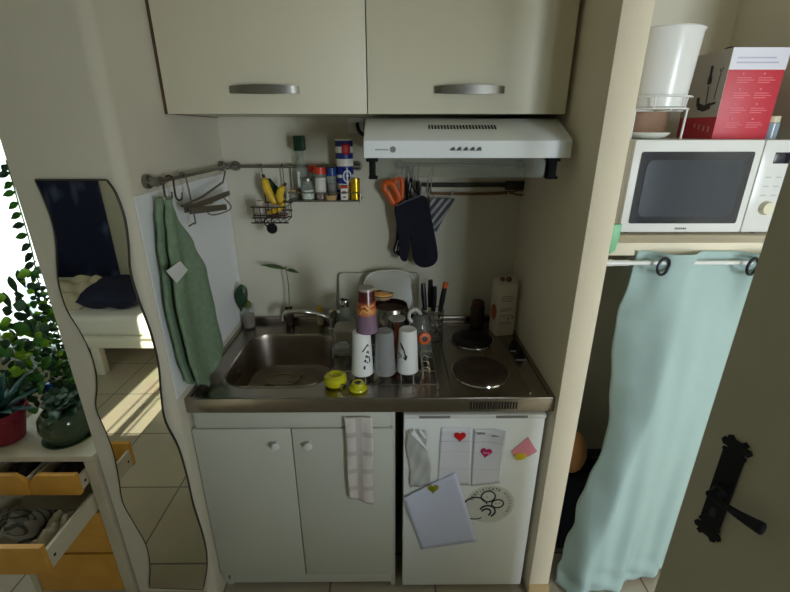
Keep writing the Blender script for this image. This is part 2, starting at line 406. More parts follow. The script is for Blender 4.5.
for c, r, m in (((0.985, 0.165), 0.098, 'hotplate'), ((1.0, 0.42), 0.084, 'hotplate_dark')):
    p = MB().lathe([(r, 0), (r, 0.008), (r-0.006, 0.012), (r*0.3, 0.012), (r*0.27, 0.0105), (0, 0.0105)], c=(c[0], c[1], CT-0.003), n=48).build('hotplate', M[m], kt)
    MB().lathe([(r+0.007, 0), (r+0.005, 0.004), (r+0.001, 0.004), (r+0.001, 0)], c=(c[0], c[1], CT-0.0035), n=48, cap=False).build('hotplate_ring', M['chrome'], p)
hf = MB()
hf.tube([(0.868, 0.03, CT-0.002), (0.868, 0.56, CT-0.002), (1.10, 0.56, CT-0.002), (1.125, 0.53, CT-0.002), (1.125, 0.03, CT-0.002)], 0.003, 8, smooth=0)
hf.build('hob_frame', M['grey_metal'], kt)
for kx, ky in ((1.155, 0.345), (1.157, 0.275)):
    k = MB().lathe([(0.022, 0), (0.022, 0.006), (0.016, 0.010), (0.015, 0.026), (0, 0.027)], c=(kx, ky, CT-0.004), n=20)
    k.box(kx-0.004, kx+0.004, ky-0.017, ky+0.017, CT+0.016, CT+0.03, bev=0.002)
    kk = k.build('control_knob', M['black'], kt)
    MB().box(kx-0.021, kx+0.021, ky-0.027, ky-0.0235, CT-0.004, CT-0.001).build('knob_mark', M['white_gloss'], kk)
vt = MB()
for i in range(17): x = 0.925 + i*0.0092; vt.box(x, x+0.0045, -0.0012, 0.001, 0.857, 0.884)
vt.build('vent_slots', M['slot'], kt, smooth=False)

tap = thing('tap', 'chrome mixer tap with a long swivel spout behind the sink', 'tap', (0.415, 0.53, CT))
MB().lathe([(0.026, -0.004), (0.026, 0.004), (0.02, 0.008), (0.019, 0.055), (0.021, 0.06), (0.018, 0.085), (0, 0.09)], c=(0.415, 0.53, CT), n=24).build('tap_body', M['chrome'], tap)
MB().tube([(0.412, 0.528, CT+0.04), (0.37, 0.52, CT+0.065), (0.30, 0.50, CT+0.09), (0.245, 0.487, CT+0.095), (0.222, 0.482, CT+0.088), (0.216, 0.48, CT+0.062)], 0.0105, 14, smooth=6).build('spout', M['chrome'], tap)
MB().tube([(0.415, 0.53, CT+0.085), (0.43, 0.50, CT+0.098), (0.452, 0.45, CT+0.112)], 0.007, 10, smooth=4).build('tap_lever', M['chrome'], tap)

# fridge
fg = thing('fridge', 'small white under-counter fridge covered in papers', 'fridge', (0.94, 0.25, 0))
MB().box(0.712, 1.172, 0.055, 0.55, 0.02, 0.832, bev=0.004).build('body', M['white_enamel'], fg)
fd = MB().box(0.708, 1.176, 0.0, 0.05, 0.028, 0.822, bev=0.006).build('door', M['white_enamel'], fg)
dl = MB().box(0.708, 1.176, -0.004, 0.05, 0.822, 0.836, bev=0.003)
dl.build('door_cap', M['white_gloss'], fd)
for x0, x1 in ((0.758, 0.86), (1.01, 1.115)):
    MB().box(x0, x1, -0.0055, -0.003, 0.824, 0.834, bev=0.001).build('grip_recess', mat('grip_grey', (120, 120, 116), 0.6), fd)
ft = MB()
for x in (0.74, 1.14): MB().lathe([(0.018, 0), (0.018, 0.02)], c=(x, 0.1, 0), n=14).build('foot', M['black'], fg)
# round sticker on the fridge door
stc = Vector((1.020, 0.0, 0.448)); sR = 0.088
st = MB().lathe([(0, -0.0004), (sR, -0.0004), (sR, 0.0008), (0, 0.0008)], mx=Matrix.Translation(stc) @ Matrix.Rotation(PI/2, 4, 'X'), n=48).build('sticker', mat('sticker_film', (212, 214, 206), 0.5), fd)
def ringpts(cx, cz, rx, rz, a0, a1, n=24):
    return [(stc.x+cx+rx*math.cos(math.radians(a0+(a1-a0)*i/n)), -0.0012, stc.z+cz+rz*math.sin(math.radians(a0+(a1-a0)*i/n))) for i in range(n+1)]
dg_ = MB()
dg_.tube(ringpts(-0.008, 0.038, 0.025, 0.025, 0, 360), 0.0028, 6).tube(ringpts(0.028, 0.004, 0.021, 0.019, 0, 360), 0.0028, 6)
dg_.tube(ringpts(-0.052, -0.012, 0.044, 0.046, 20, 150), 0.0028, 6).tube(ringpts(-0.006, -0.032, 0.028, 0.027, -60, 160), 0.0034, 6).tube(ringpts(-0.01, -0.036, 0.016, 0.016, -60, 165), 0.0034, 6)
dg_.tube(ringpts(-0.05, -0.055, 0.028, 0.014, 170, 330), 0.002, 6)
dg_.sphere((stc.x-0.012, -0.0012, stc.z+0.036), 0.002, 8).sphere((stc.x+0.022, -0.0012, stc.z+0.004), 0.002, 8).sphere((stc.x+0.034, -0.0012, stc.z+0.006), 0.002, 8)
dg_.build('sticker_drawing', M['ink'], st)
lt = None
def arc_text(word, a0, step, size, m, nm):
    me = bmesh.new()
    for i, ch in enumerate(word):
        if ch == ' ': continue
        aa = math.radians(a0 - step*i)
        p = Vector((stc.x + 0.072*math.cos(aa), -0.0012, stc.z + 0.072*math.sin(aa)))
        cu = bpy.data.curves.new('glyph', 'FONT'); cu.body = ch; cu.size = size; cu.extrude = 0.0004; cu.align_x = 'CENTER'; cu.align_y = 'CENTER'
        t = bpy.data.objects.new('glyph', cu); COL.objects.link(t)
        gm = bpy.data.meshes.new_from_object(t.evaluated_get(bpy.context.evaluated_depsgraph_get()))
        gm.transform(Matrix.Translation(p) @ Matrix.Rotation(PI/2, 4, 'X') @ Matrix.Rotation(aa-PI/2, 4, 'Z'))
        me.from_mesh(gm); bpy.data.objects.remove(t); bpy.data.meshes.remove(gm)
    ms = bpy.data.meshes.new(nm); me.to_mesh(ms); me.free(); ms.transform(Matrix.Translation(-wloc(st))); ms.materials.append(m)
    o = bpy.data.objects.new(nm, ms); COL.objects.link(o); o.parent = st
arc_text('CERTIFICATE', 158, 9.2, 0.018, M['ink'], 'sticker_lettering')
arc_text('ACCESSORI', 46, 10.5, 0.017, M['ink_grey'], 'sticker_lettering')

# papers and magnets on the fridge door
def sheet(name, quad, label, cat, m, group=None, y=0.0, curl=0.006, curlc=(1, 1), n=14, sag=0.0):
    """a sheet of paper held at the door: corners tl, tr, br, bl as photo places; curls off the door towards one corner"""
    q = [at(u, v, y) for u, v in quad]
    def f(u, v):
        p = (q[0]*(1-u)+q[1]*u)*(1-v) + (q[3]*(1-u)+q[2]*u)*v
        cu = (u if curlc[0] else 1-u); cv = (v if curlc[1] else 1-v)
        return (p.x, y - 0.0018 - curl*max(0, cu+cv-1.0)**2 - 0.0006*math.sin(u*7+v*5) - sag*math.sin(PI*v), p.z)
    o = MB().grid(f, n, n).build(name, m, None, solid=0.0006)
    tag(o, label, cat, group); return o
prt = ramp_mat('printed_receipt', 'Z', [(0.0, (220, 220, 230)), (0.30, (208, 208, 218)), (0.315, (220, 220, 230)), (0.62, (208, 208, 218)), (0.63, (220, 220, 230)), (0.80, (188, 188, 198)), (0.81, (220, 220, 230)), (0.93, (206, 206, 216)), (0.94, (222, 222, 232))], 0.8, scale=4.2)
sheet('receipt', [(441, 427), (472, 427), (470, 485), (437, 485)], 'long white receipt under the red heart magnet on the fridge door', 'receipt', prt, 'receipts on the fridge door', y=0.0, curl=0.0)
rc = sheet('receipt', [(474, 429), (505, 427), (500, 483), (471, 486)], 'long white receipt with curled top corner under the magenta heart magnet', 'receipt', prt, 'receipts on the fridge door', y=-0.0015, curl=0.02, curlc=(1, 0))
for u0, u1, v0 in ((477, 485, 432.0), (492, 500, 434.5)):
    p0 = at(u0, v0, -0.006); p1 = at(u1, v0+1.2, -0.009); MB().box(p0.x, p1.x, -0.0126, -0.0096, p0.z-0.005, p0.z).build('printed_heading', M['ink_grey'], rc, smooth=False)
sheet('paper_note', [(403, 496), (456, 472), (477, 541), (421, 549)], 'large bluish blank sheet hanging askew under the olive heart magnet', 'paper', M['paper_blue'], y=-0.004, curl=0.012, curlc=(0, 0))
# crumpled plastic slip at the top left, with the little paper cone clipped to it
qb = [at(u, v, 0.0) for u, v in ((405, 431), (425, 429), (432, 483), (411, 486))]
def crump(u, v):
    p = (qb[0]*(1-u)+qb[1]*u)*(1-v) + (qb[3]*(1-u)+qb[2]*u)*v
    return (p.x+0.004*math.sin(v*11+1), -0.003-0.004*(1+math.sin(u*9+v*4)*math.sin(v*13+u*3)), p.z)
M['film'] = mat('milky_film', (206, 208, 206), 0.25, trans=0.25, var=0.03)
tag(MB().grid(crump, 12, 20).build('plastic_slip', M['film'], None, solid=0.0006), 'crumpled milky plastic slip at the upper left of the fridge door', 'packaging')
p0, p1 = at(411, 431, -0.012), at(428, 451, -0.012)
cn = MB().tube([p0, p0*0.5+p1*0.5, p1], 0.011, 14, rf=lambda t: 1-0.85*t)
cn.tube([at(419, 430, -0.013), at(423, 435, -0.013), at(425, 438, -0.013)], 0.005, 10)
tag(cn.build('paper_cone', M['white_gloss'], None), 'small rolled white paper cone clipped over the plastic slip', 'paper')
def heart(s):
    out = []
    for i in range(36):
        t = 2*PI*i/36; out.append((s*16*math.sin(t)**3/16, s*(13*math.cos(t)-5*math.cos(2*t)-2*math.cos(3*t)-math.cos(4*t))/15))
    return out
def magnet(u, v, s, m, label, y, rot=0.0, text=None, tc=None):
    p = at(u, v, y)
    mx = Matrix.Translation(p) @ XZ @ Matrix.Rotation(rot, 4, 'Z')
    o = MB().prism(heart(s), 0, 0.005, mx=mx, bev=0.0018).build('heart_magnet', m, None, loc=p)
    tag(o, label, 'magnet', 'heart magnets on the fridge door')
    if text: lettering('magnet_lettering', text, s*0.75, tc, Matrix.Translation(p + Vector((0, -0.0052, 0.001))) @ Matrix.Rotation(PI/2, 4, 'X') @ Matrix.Rotation(rot, 4, 'Z'), o)
    return o
magnet(460, 436, 0.0195, mat('red_gloss', (200, 30, 36), 0.3), 'red heart magnet on the left receipt', -0.003)
magnet(486, 452, 0.0195, mat('magenta_gloss', (190, 22, 96), 0.3), 'magenta heart magnet with pale lettering on the right receipt', -0.004, -0.15, 'love', mat('pale_pink', (240, 180, 200), 0.5))
magnet(433, 488, 0.020, mat('olive_gloss', (138, 138, 26), 0.35), 'olive green heart magnet on the bluish sheet', -0.006)
pn = [at(u, v, 0) for u, v in ((511, 451), (528, 437), (537, 451), (528, 456), (514, 456))]
tag(MB().prism([(p.x, p.z) for p in pn], 0.001, 0.003, mx=XZ).build('sticky_note', mat('pink_note', (236, 150, 166), 0.7), None, smooth=False), 'pink paper note under the yellow magnet on the fridge door', 'note')
p = at(520, 456, -0.003)
o = MB().prism(smooth2d([(-0.02, 0.002), (-0.012, 0.012), (0.006, 0.013), (0.02, 0.006), (0.018, -0.006), (0.004, -0.012), (-0.012, -0.012)]), 0, 0.006, mx=Matrix.Translation(p) @ XZ, bev=0.0018).build('round_magnet', mat('yellow_gloss', (222, 196, 40), 0.35), None, loc=p)
tag(o, 'yellow oval magnet holding the pink note', 'magnet')

# dish towel over the cabinet door
def plaid(name, base, c2, s, w):
    m = bpy.data.materials.new(name); m.use_nodes = True; nt = m.node_tree; b = nt.nodes['Principled BSDF']; b.inputs['Roughness'].default_value = 0.9
    tc = nt.nodes.new('ShaderNodeTexCoord'); col = None
    for ax in ('X', 'Z'):
        wv = nt.nodes.new('ShaderNodeTexWave'); wv.bands_direction = ax; wv.inputs['Scale'].default_value = s; nt.links.new(tc.outputs['Object'], wv.inputs['Vector'])
        r = nt.nodes.new('ShaderNodeValToRGB'); r.color_ramp.elements[0].position = w; r.color_ramp.elements[1].position = w+0.1
        r.color_ramp.elements[0].color = lin(c2); r.color_ramp.elements[1].color = lin(base); nt.links.new(wv.outputs['Fac'], r.inputs['Fac'])
        if col is None: col = r.outputs['Color']
        else:
            mx = nt.nodes.new('ShaderNodeMixRGB'); mx.blend_type = 'DARKEN'; mx.inputs['Fac'].default_value = 1
            nt.links.new(col, mx.inputs[1]); nt.links.new(r.outputs['Color'], mx.inputs[2]); col = mx.outputs['Color']
    nt.links.new(col, b.inputs['Base Color']); return m
dt = MB()
def dtf(u, v):
    x = 0.512 + 0.092*u - 0.006*v*(1-u) + 0.016*v*(1-u); z = 0.832 - (0.335+0.03*u)*v
    return (x + 0.003*math.sin(v*6), -0.006 - 0.009*(0.6+0.4*math.sin(u*8+v*2))*min(1, v*4+0.3) - 0.004*v, z)
dt.grid(dtf, 16, 30)
tag(dt.build('dish_towel', plaid('checked_cotton', (206, 200, 196), (186, 178, 174), 4.2, 0.12), None, solid=0.003), 'pale checked dish towel hanging over the right cabinet door', 'towel')
# small strip of its label
# ================================================================== WALL CABINETS AND HOOD
def wall_cabinet(x0, x1, label, hx0, hx1):
    t = thing('wall_cabinet', label, 'cabinet', ((x0+x1)/2, 0.4, 1.75), 'wall cabinets above the worktop')
    b = MB().box(x0+0.001, x1-0.001, 0.219, 0.618, 1.752, 1.768).box(x0+0.001, x0+0.017, 0.219, 0.618, 1.768, 2.33).box(x1-0.017, x1-0.001, 0.219, 0.618, 1.768, 2.33).box(x0+0.001, x1-0.001, 0.219, 0.618, 2.33, 2.346).box(x0+0.017, x1-0.017, 0.605, 0.618, 1.768, 2.33)
    b.build('carcass', M['cream_lam'], t, smooth=False)
    d = MB().box(x0+0.0015, x1-0.0015, 0.2, 0.218, 1.75, 2.346, bev=0.0012).build('door', M['cream_lam'], t)
    hz = 1.814
    out = []; N = 18
    def hf(i):   # bowed flat strap
        s = i/N; x = hx0+(hx1-hx0)*s; bow = 0.022*math.sin(PI*s)**0.5 if 0 < s < 1 else 0
        return x, 0.2-bow
    h = MB(); vs = []; fs = []
    for i in range(N+1):
        x, y = hf(i)
        hh = 0.0125*(0.75+0.25*math.sin(PI*i/N))
        vs += [(x, y-0.006, hz-hh), (x, y-0.006, hz+hh), (x, min(y+0.002, 0.2), hz+hh), (x, min(y+0.002, 0.2), hz-hh)]
    for i in range(N):
        for k in range(4): fs.append((i*4+k, i*4+(k+1) % 4, i*4+4+(k+1) % 4, i*4+4+k))
    fs += [(0, 1, 2, 3), (N*4+3, N*4+2, N*4+1, N*4)]
    h._take(vs, fs); h.build('handle', mat('satin_nickel', (150, 148, 142), 0.38, 1.0), d)
wall_cabinet(0.012, 0.6, 'cream wall cabinet above the spice shelf, against the left wall', 0.205, 0.405)
wall_cabinet(0.6, 1.185, 'cream wall cabinet above the white cooker hood', 0.795, 0.997)
sbox('trim_2', mat('gap_strip', (96, 74, 54), 0.7), 0.0, 0.012, 0.21, 0.6, 1.75, 2.346)

hd_ = thing('cooker_hood', 'white cooker hood with slotted top and clear visor below', 'cooker hood', (0.885, 0.35, 1.63))
prof = [(0.235, 1.738), (0.112, 1.686), (0.10, 1.678), (0.10, 1.632), (0.60, 1.632), (0.60, 1.738)]
MB().prism(prof, 0.592, 1.178, mx=YZ, bev=0.002).build('hood_body', M['white_enamel'], hd_)
sl = MB(); ang = math.atan2(1.738-1.686, 0.235-0.112); sm = Matrix.Translation((0, 0.176, 1.7135)) @ Matrix.Rotation(ang, 4, 'X')
for i in range(22):
    x = 0.778 + i*0.0092
    sl.prism([(x, -0.0125), (x+0.0046, -0.0125), (x+0.0046, 0.0125), (x, 0.0125)], -0.002, 0.0016, mx=sm @ Matrix.Identity(4))
sl.build('vent_slots', M['slot'], hd_, smooth=False)
for i in range(5):
    x = 0.842 + i*0.0185
    MB().prism([(-0.007, -0.004), (0.007, -0.004), (0.005, 0.005), (0.001, 0.005)], 0, 0.006, mx=Matrix.Translation((x, 0.10, 1.656)) @ XZ, bev=0.0008).build('push_button', mat('button_grey', (66, 66, 62), 0.4), hd_)
lg = MB().lathe([(0.0085, 0), (0.0085, 0.0012), (0, 0.0012)], mx=Matrix.Translation((0.674, 0.10, 1.655)) @ Matrix.Rotation(PI/2, 4, 'X'), n=20)
for i in range(6): lg.box(0.625+i*0.0062, 0.6288+i*0.0062, 0.0992, 0.101, 1.6525, 1.6565)
lg.build('logo', mat('logo_grey', (120, 122, 122), 0.5), hd_)
M['visor'] = clear_pane('visor_plastic', (214, 216, 208), 0.12, 0.1)
vz = MB().box(0.612, 1.15, 0.114, 0.117, 1.577, 1.632).build('visor', M['visor'], hd_, smooth=False)
for x0, x1 in ((0.606, 0.624), (1.118, 1.142)):
    MB().box(x0, x1, 0.098, 0.13, 1.578, 1.632, bev=0.003).box(x0-0.008 if x0 < 1 else x0-0.006, x1+0.008, 0.096, 0.112, 1.622, 1.632, bev=0.002).box(x0-0.002, x1+0.006, 0.096, 0.12, 1.574, 1.583, bev=0.002).build('visor_bracket', mat('black_matt', (16, 16, 17), 0.75, spec=0.2), vz)

# wall socket and its plug beside the hood
ws = thing('wall_socket', 'white wall socket with a black plug left of the hood', 'socket', (0.53, 0.62, 1.70))
MB().box(0.500, 0.562, 0.603, 0.619, 1.695, 1.75, bev=0.003).build('socket_plate', M['white_gloss'], ws)
MB().tube([(0.540, 0.604, 1.728), (0.540, 0.585, 1.725), (0.546, 0.575, 1.705), (0.562, 0.572, 1.690), (0.575, 0.58, 1.695)], 0.007, 10, smooth=5).build('plug', M['black'], ws)

# ================================================================== RAILS AND WHAT HANGS FROM THEM
def rail(name, p0, p1, nrm, label, r=0.006):
    t = thing(name, label, 'rail', (Vector(p0)+Vector(p1))/2, 'hanging rails around the worktop')
    MB().tube([p0, p1], r, 12).build('bar', M['grey_metal'], t)
    for p in (Vector(p0), Vector(p1)):
        d = (Vector(p1)-Vector(p0)).normalized() * (1 if p == Vector(p0) else -1)
        m = MB().tube([p+d*0.002, p-d*0.0+Vector(nrm)*0.030], 0.013, 14)
        m.tube([p - d*0.012, p + d*0.022], 0.0115, 14)
        m.tube([p+Vector(nrm)*0.022, p+Vector(nrm)*0.034], 0.019, 16)
        m.build('rail_mount', M['grey_metal'], t)
    return t
rail('rail', (0.036, 0.03, 1.575), (0.036, 0.575, 1.575), (-1, 0, 0), 'grey metal rail on the left wall with the green towel')
rail('rail', (0.05, 0.586, 1.573), (0.535, 0.586, 1.573), (0, 1, 0), 'grey metal rail on the back wall above the spice shelf')
rail('rail', (0.70, 0.586, 1.578), (1.18, 0.586, 1.578), (0, 1, 0), 'grey metal rail on the back wall behind the hood visor')

def s_hook(pts, label, r=0.0028, m='dark_metal'):
    o = MB().tube(pts, r, 8, smooth=5).build('hook', M[m], None); tag(o, label, 'hook', 'hooks on the rails'); return o
def lefthook(y, z1, out=0.02, dz=0.0):
    return [(0.026, y+0.001, 1.572), (0.028, y, 1.583), (0.040, y, 1.584), (0.046, y, 1.575), (0.045, y, 1.55), (0.045, y, z1+0.012), (0.048, y+0.006, z1), (0.052, y+out, z1+0.002), (0.054, y+out+0.004, z1+0.02)]
s_hook(lefthook(0.036, 1.525), 'dark wire hook from which the green towel hangs')
s_hook(lefthook(0.095, 1.515), 'empty dark wire hook right of the green towel')
s_hook([(0.026, 0.18, 1.572), (0.030, 0.18, 1.584), (0.042, 0.18, 1.582), (0.045, 0.18, 1.56), (0.046, 0.19, 1.44), (0.046, 0.175, 1.432), (0.046, 0.145, 1.430)], 'long wire hook with a flat foot beside the folding hanger', m='grey_metal')
# folding wire hanger: two flat arms and wires
fh = thing('folding_hanger', 'folded steel arms hanging from the left wall rail near the corner', 'hanger', (0.06, 0.3, 1.42))
def yz(u, v, x=0.055): return atx(u, v, x)
MB().tube([yz(182, 206), yz(202, 197), yz(223, 182)], 0.004, 8).tube([yz(182, 206), yz(212, 203)], 0.003, 8).tube([(0.036, 0.52, 1.588), (0.04, 0.52, 1.56), yz(223, 182)], 0.003, 8).build('wire_arm', M['grey_metal'], fh)
pa, pb = yz(185, 210), yz(229, 193)
fl = MB(); dz = Vector((0, 0, 0.009)); dx = Vector((0.003, 0, 0))
fl._take([pa-dz-dx, pa+dz-dx, pb+dz-dx, pb-dz-dx, pa-dz+dx, pa+dz+dx, pb+dz+dx, pb-dz+dx], [(0, 1, 2, 3), (4, 5, 6, 7), (0, 1, 5, 4), (1, 2, 6, 5), (2, 3, 7, 6), (3, 0, 4, 7)])
fl.build('flat_arm', M['grey_metal'], fh, smooth=False)
pa, pb = yz(190, 211, 0.065), yz(226, 207, 0.075)
fl = MB(); dz = Vector((0, 0, 0.010))
fl._take([pa-dz-dx, pa+dz-dx, pb+dz-dx, pb-dz-dx, pa-dz+dx, pa+dz+dx, pb+dz+dx, pb-dz+dx], [(0, 1, 2, 3), (4, 5, 6, 7), (0, 1, 5, 4), (1, 2, 6, 5), (2, 3, 7, 6), (3, 0, 4, 7)])
fl.build('flat_arm', M['grey_metal'], fh, smooth=False)
MB().tube([yz(204, 208), yz(212, 215), yz(227, 211), yz(231, 206), yz(222, 196)], 0.0025, 8, smooth=4).build('wire_loop', M['grey_metal'], fh)

# green towel, folded and hooked by its loop
def tw_in(a, tab):
    for (a0, b0), (a1, b1) in zip(tab, tab[1:]):
        if a <= a1: t = (a-a0)/(a1-a0); t = t*t*(3-2*t); return b0+(b1-b0)*t
    return tab[-1][1]
tz = [(0.0, 1.528), (1.0, 0.925)]
L_ = [(0.0, 0.030), (0.1, 0.008), (0.25, -0.014), (0.5, -0.036), (0.75, -0.026), (0.9, -0.006), (1.0, 0.06)]
R_ = [(0.0, 0.044), (0.08, 0.065), (0.25, 0.13), (0.42, 0.182), (0.7, 0.205), (0.93, 0.228), (1.0, 0.17)]
def tw(off, amp, ph):
    def f(u, v):
        a = tw_in(v, L_); b = tw_in(v, R_); y = a+(b-a)*u
        z = 1.528 + (0.905-1.528)*v + 0.05*u*v*v*(1-u*0.2)
        x = off + amp*math.sin(u*PI*2.3+ph+v*1.5)*min(1, v*3) + 0.012*math.sin(PI*u)
        return (x, y, z)
    return f
gt = MB()
gt.grid(lambda u, v: tw(0.045, 0.012, 0.4)(u, v), 30, 60)
gt.grid(lambda u, v: (tw(0.022, 0.006, 1.2)(u, v)[0], tw(0.02, 0.006, 1.2)(u, v)[1]-0.004+0.002*v, tw(0.02, 0.006, 1.2)(u, v)[2]+0.004), 24, 50)
gtw = tag(gt.build('hand_towel', M['green_towel'], None, solid=0.009), 'green terry towel hanging from the left wall rail', 'towel')
MB().tube([(0.048, 0.036, 1.505), (0.05, 0.034, 1.53), (0.052, 0.048, 1.531), (0.05, 0.050, 1.505)], 0.0025, 8, smooth=4).build('loop', M['green_towel'], gtw)
la = [atx(u, v, 0.066) for u, v in ((166, 271), (179, 261), (187, 270), (176, 283))]
lb = [p + Vector((0.003, 0, 0)) for p in la]
q = MB(); q._take(la+lb, [(0, 1, 2, 3), (4, 5, 6, 7), (0, 1, 5, 4), (1, 2, 6, 5), (2, 3, 7, 6), (3, 0, 4, 7)])
q.build('care_label', M['white_gloss'], gtw, smooth=False)

# spice shelf on the back rail
SZ = 1.452
ss = thing('spice_shelf', 'narrow steel wire shelf holding spices on the back wall rail', 'shelf', (0.41, 0.55, SZ))
MB().box(0.268, 0.552, 0.50, 0.606, SZ-0.004, SZ, bev=0.001).build('shelf_plate', M['grey_metal'], ss)
s = MB().tube([(0.272, 0.604, SZ), (0.272, 0.502, SZ), (0.55, 0.502, SZ), (0.55, 0.604, SZ)], 0.003, 8)
for x in (0.272, 0.415): s.tube([(x, 0.602, SZ), (x, 0.602, 1.575), (x, 0.594, 1.583), (x, 0.580, 1.583), (x, 0.577, 1.574)], 0.002, 8)
s.tube([(0.272, 0.503, SZ+0.03), (0.55, 0.503, SZ+0.03)], 0.002, 8).tube([(0.272, 0.503, SZ), (0.272, 0.503, SZ+0.03)], 0.002, 8).tube([(0.55, 0.503, SZ-0.016), (0.55, 0.503, SZ+0.03)], 0.0035, 8)
s.build('wire_frame', M['grey_metal'], ss)
GR = 'jars and packets on the spice shelf'
def shelfthing(name, label, cat, x, y=0.55): return thing(name, label, cat, (x, y, SZ), GR)
# oil bottle with green cap
x = 0.318; y = 0.572
t = shelfthing('bottle', 'tall clear bottle with a dark green cap on the spice shelf', 'bottle', x, y)
MB().lathe([(0.022, 0), (0.024, 0.005), (0.024, 0.11), (0.014, 0.135), (0.013, 0.18), (0.010, 0.18), (0.010, 0.135), (0.021, 0.108), (0.021, 0.006), (0, 0.005)], c=(x, y, SZ), n=24).build('bottle_glass', M['clear'], t)
MB().lathe([(0.0195, 0.007), (0.0195, 0.045), (0, 0.045)], c=(x, y, SZ), n=24).build('contents', mat('dark_sauce', (52, 38, 28), 0.3), t)
MB().box(x-0.012, x-0.002, y-0.0255, y-0.0235, SZ+0.045, SZ+0.105).build('bottle_label', M['white_gloss'], t, smooth=False)
MB().box(x-0.02, x+0.02, y-0.02, y+0.02, SZ+0.18, SZ+0.235, bev=0.004).build('cap', mat('dark_green_plastic', (16, 56, 38), 0.4), t)
# stubby beige cork jar
x = 0.287; y = 0.535
t = shelfthing('jar', 'tiny glass jar with beige stopper at the left end of the spice shelf', 'jar', x, y)
MB().lathe([(0.0145, 0), (0.0145, 0.022), (0.012, 0.024), (0, 0.024)], c=(x, y, SZ), n=20).build('jar_glass', M['clear'], t)
MB().lathe([(0.011, 0.0245), (0.011, 0.037), (0, 0.037)], c=(x, y, SZ), n=18).build('stopper', mat('cork', (206, 168, 112), 0.8), t)
# salt jar
x = 0.345; y = 0.53
t = shelfthing('jar', 'round glass jar half full of white salt on the spice shelf', 'jar', x, y)
MB().lathe([(0.024, 0), (0.026, 0.004), (0.026, 0.05), (0.018, 0.062), (0.018, 0.072), (0.016, 0.072), (0.016, 0.062), (0.024, 0.05), (0.024, 0.004), (0, 0.004)], c=(x, y, SZ), n=24).build('jar_glass', M['clear'], t)
MB().lathe([(0.0235, 0.005), (0.0235, 0.038), (0, 0.040)], c=(x, y, SZ), n=24).build('salt', mat('salt', (236, 236, 230), 0.9), t)
MB().lathe([(0.019, 0.072), (0.019, 0.082), (0, 0.082)], c=(x, y, SZ), n=24).build('lid', M['grey_metal'], t)
# spice jar with orange-red lid; a second one behind it
M['orange_lid'] = mat('orange_red_plastic', (216, 58, 24), 0.35)
for x, y, h, r, lab in ((0.395, 0.532, 0.098, 0.021, 'glass spice jar with orange-red lid and white label'), (0.365, 0.58, 0.102, 0.021, 'glass spice jar with orange-red lid standing behind the salt')):
    t = shelfthing('jar', lab, 'jar', x, y)
    MB().lathe([(r, 0), (r, h), (r-0.002, h), (r-0.002, 0.003), (0, 0.003)], c=(x, y, SZ), n=24).build('jar_glass', M['clear'], t)
    MB().lathe([(r-0.0025, 0.0035), (r-0.0025, h*0.7), (0, h*0.7)], c=(x, y, SZ), n=24).build('spice', mat('paprika', (120, 54, 34), 0.9, var=0.2, scale=90), t)
    MB().lathe([(r+0.002, h), (r+0.002, h+0.024), (0, h+0.025)], c=(x, y, SZ), n=24).build('lid', M['orange_lid'], t)
    MB().lathe([(r+0.0006, 0.03), (r+0.0006, 0.085)], c=(x, y, SZ), n=24, cap=False).build('jar_label', mat('jar_label', (206, 202, 192), 0.6), t)
# blue lid
x = 0.438; y = 0.54
t = shelfthing('jar', 'slim jar with a blue lid beside the striped tin', 'jar', x, y)
MB().lathe([(0.018, 0), (0.018, 0.09), (0.016, 0.09), (0.016, 0.003), (0, 0.003)], c=(x, y, SZ), n=20).build('jar_glass', M['clear'], t)
MB().lathe([(0.0155, 0.0035), (0.0155, 0.06), (0, 0.06)], c=(x, y, SZ), n=20).build('spice', mat('brown_spice', (92, 68, 58), 0.9, var=0.2, scale=90), t)
MB().lathe([(0.020, 0.09), (0.020, 0.12), (0, 0.12)], c=(x, y, SZ), n=20).build('lid', mat('blue_plastic', (28, 64, 128), 0.35), t)
# low beige dish
x = 0.435; y = 0.518
t = tag(MB().lathe([(0.018, 0), (0.022, 0.006), (0.024, 0.020), (0.022, 0.021), (0.020, 0.008), (0, 0.007)], c=(x, y-0.0, SZ), n=24).build('small_dish', mat('tan_ceramic', (176, 146, 96), 0.5, var=0.15, scale=50), None), 'low tan dish in front of the blue-lidded jar', 'dish', GR)
t.location.y -= 0.0
# striped salt tin
x = 0.488; y = 0.566; r = 0.034; h = 0.222
t = shelfthing('salt_tin', 'tall blue and white striped salt tin on the spice shelf', 'tin', x, y)
B_, W_ = (26, 44, 130), (232, 230, 220)
stops = [(0.0, B_), (0.20, W_), (0.30, B_), (0.46, W_), (0.56, B_), (0.70, W_), (0.78, B_), (0.90, W_)]
stops = [(0.0, B_), (0.17, W_), (0.27, B_), (0.37, W_), (0.42, B_), (0.56, W_), (0.68, B_), (0.78, W_), (0.88, B_), (0.975, W_)]
MB().lathe([(r, 0), (r, h), (r-0.003, h+0.002), (0, h+0.002)], c=(x, y, SZ), n=36).build('tin_body', ramp_mat('striped_tin', 'Z', stops, 0.4, scale=1/h), t)
def oncyl(cx, cy, r, ang, z): return (cx + r*math.sin(ang), cy - r*math.cos(ang), z)
e = MB(); e.grid(lambda u, v: oncyl(x, y, r+0.0012, -0.15+0.95*u, SZ+0.172+0.032*v+0.004*math.sin(u*PI)*(1 if v > 0.5 else -1)), 10, 4); e.build('red_badge', mat('red_badge', (190, 34, 40), 0.4), t, solid=0.0006)
e = MB(); e.tube([oncyl(x, y, r+0.001, 0.35+0.42*math.cos(q*PI/12), SZ+0.088+0.021*math.sin(q*PI/12)) for q in range(24)], 0.003, 6, closed=True)
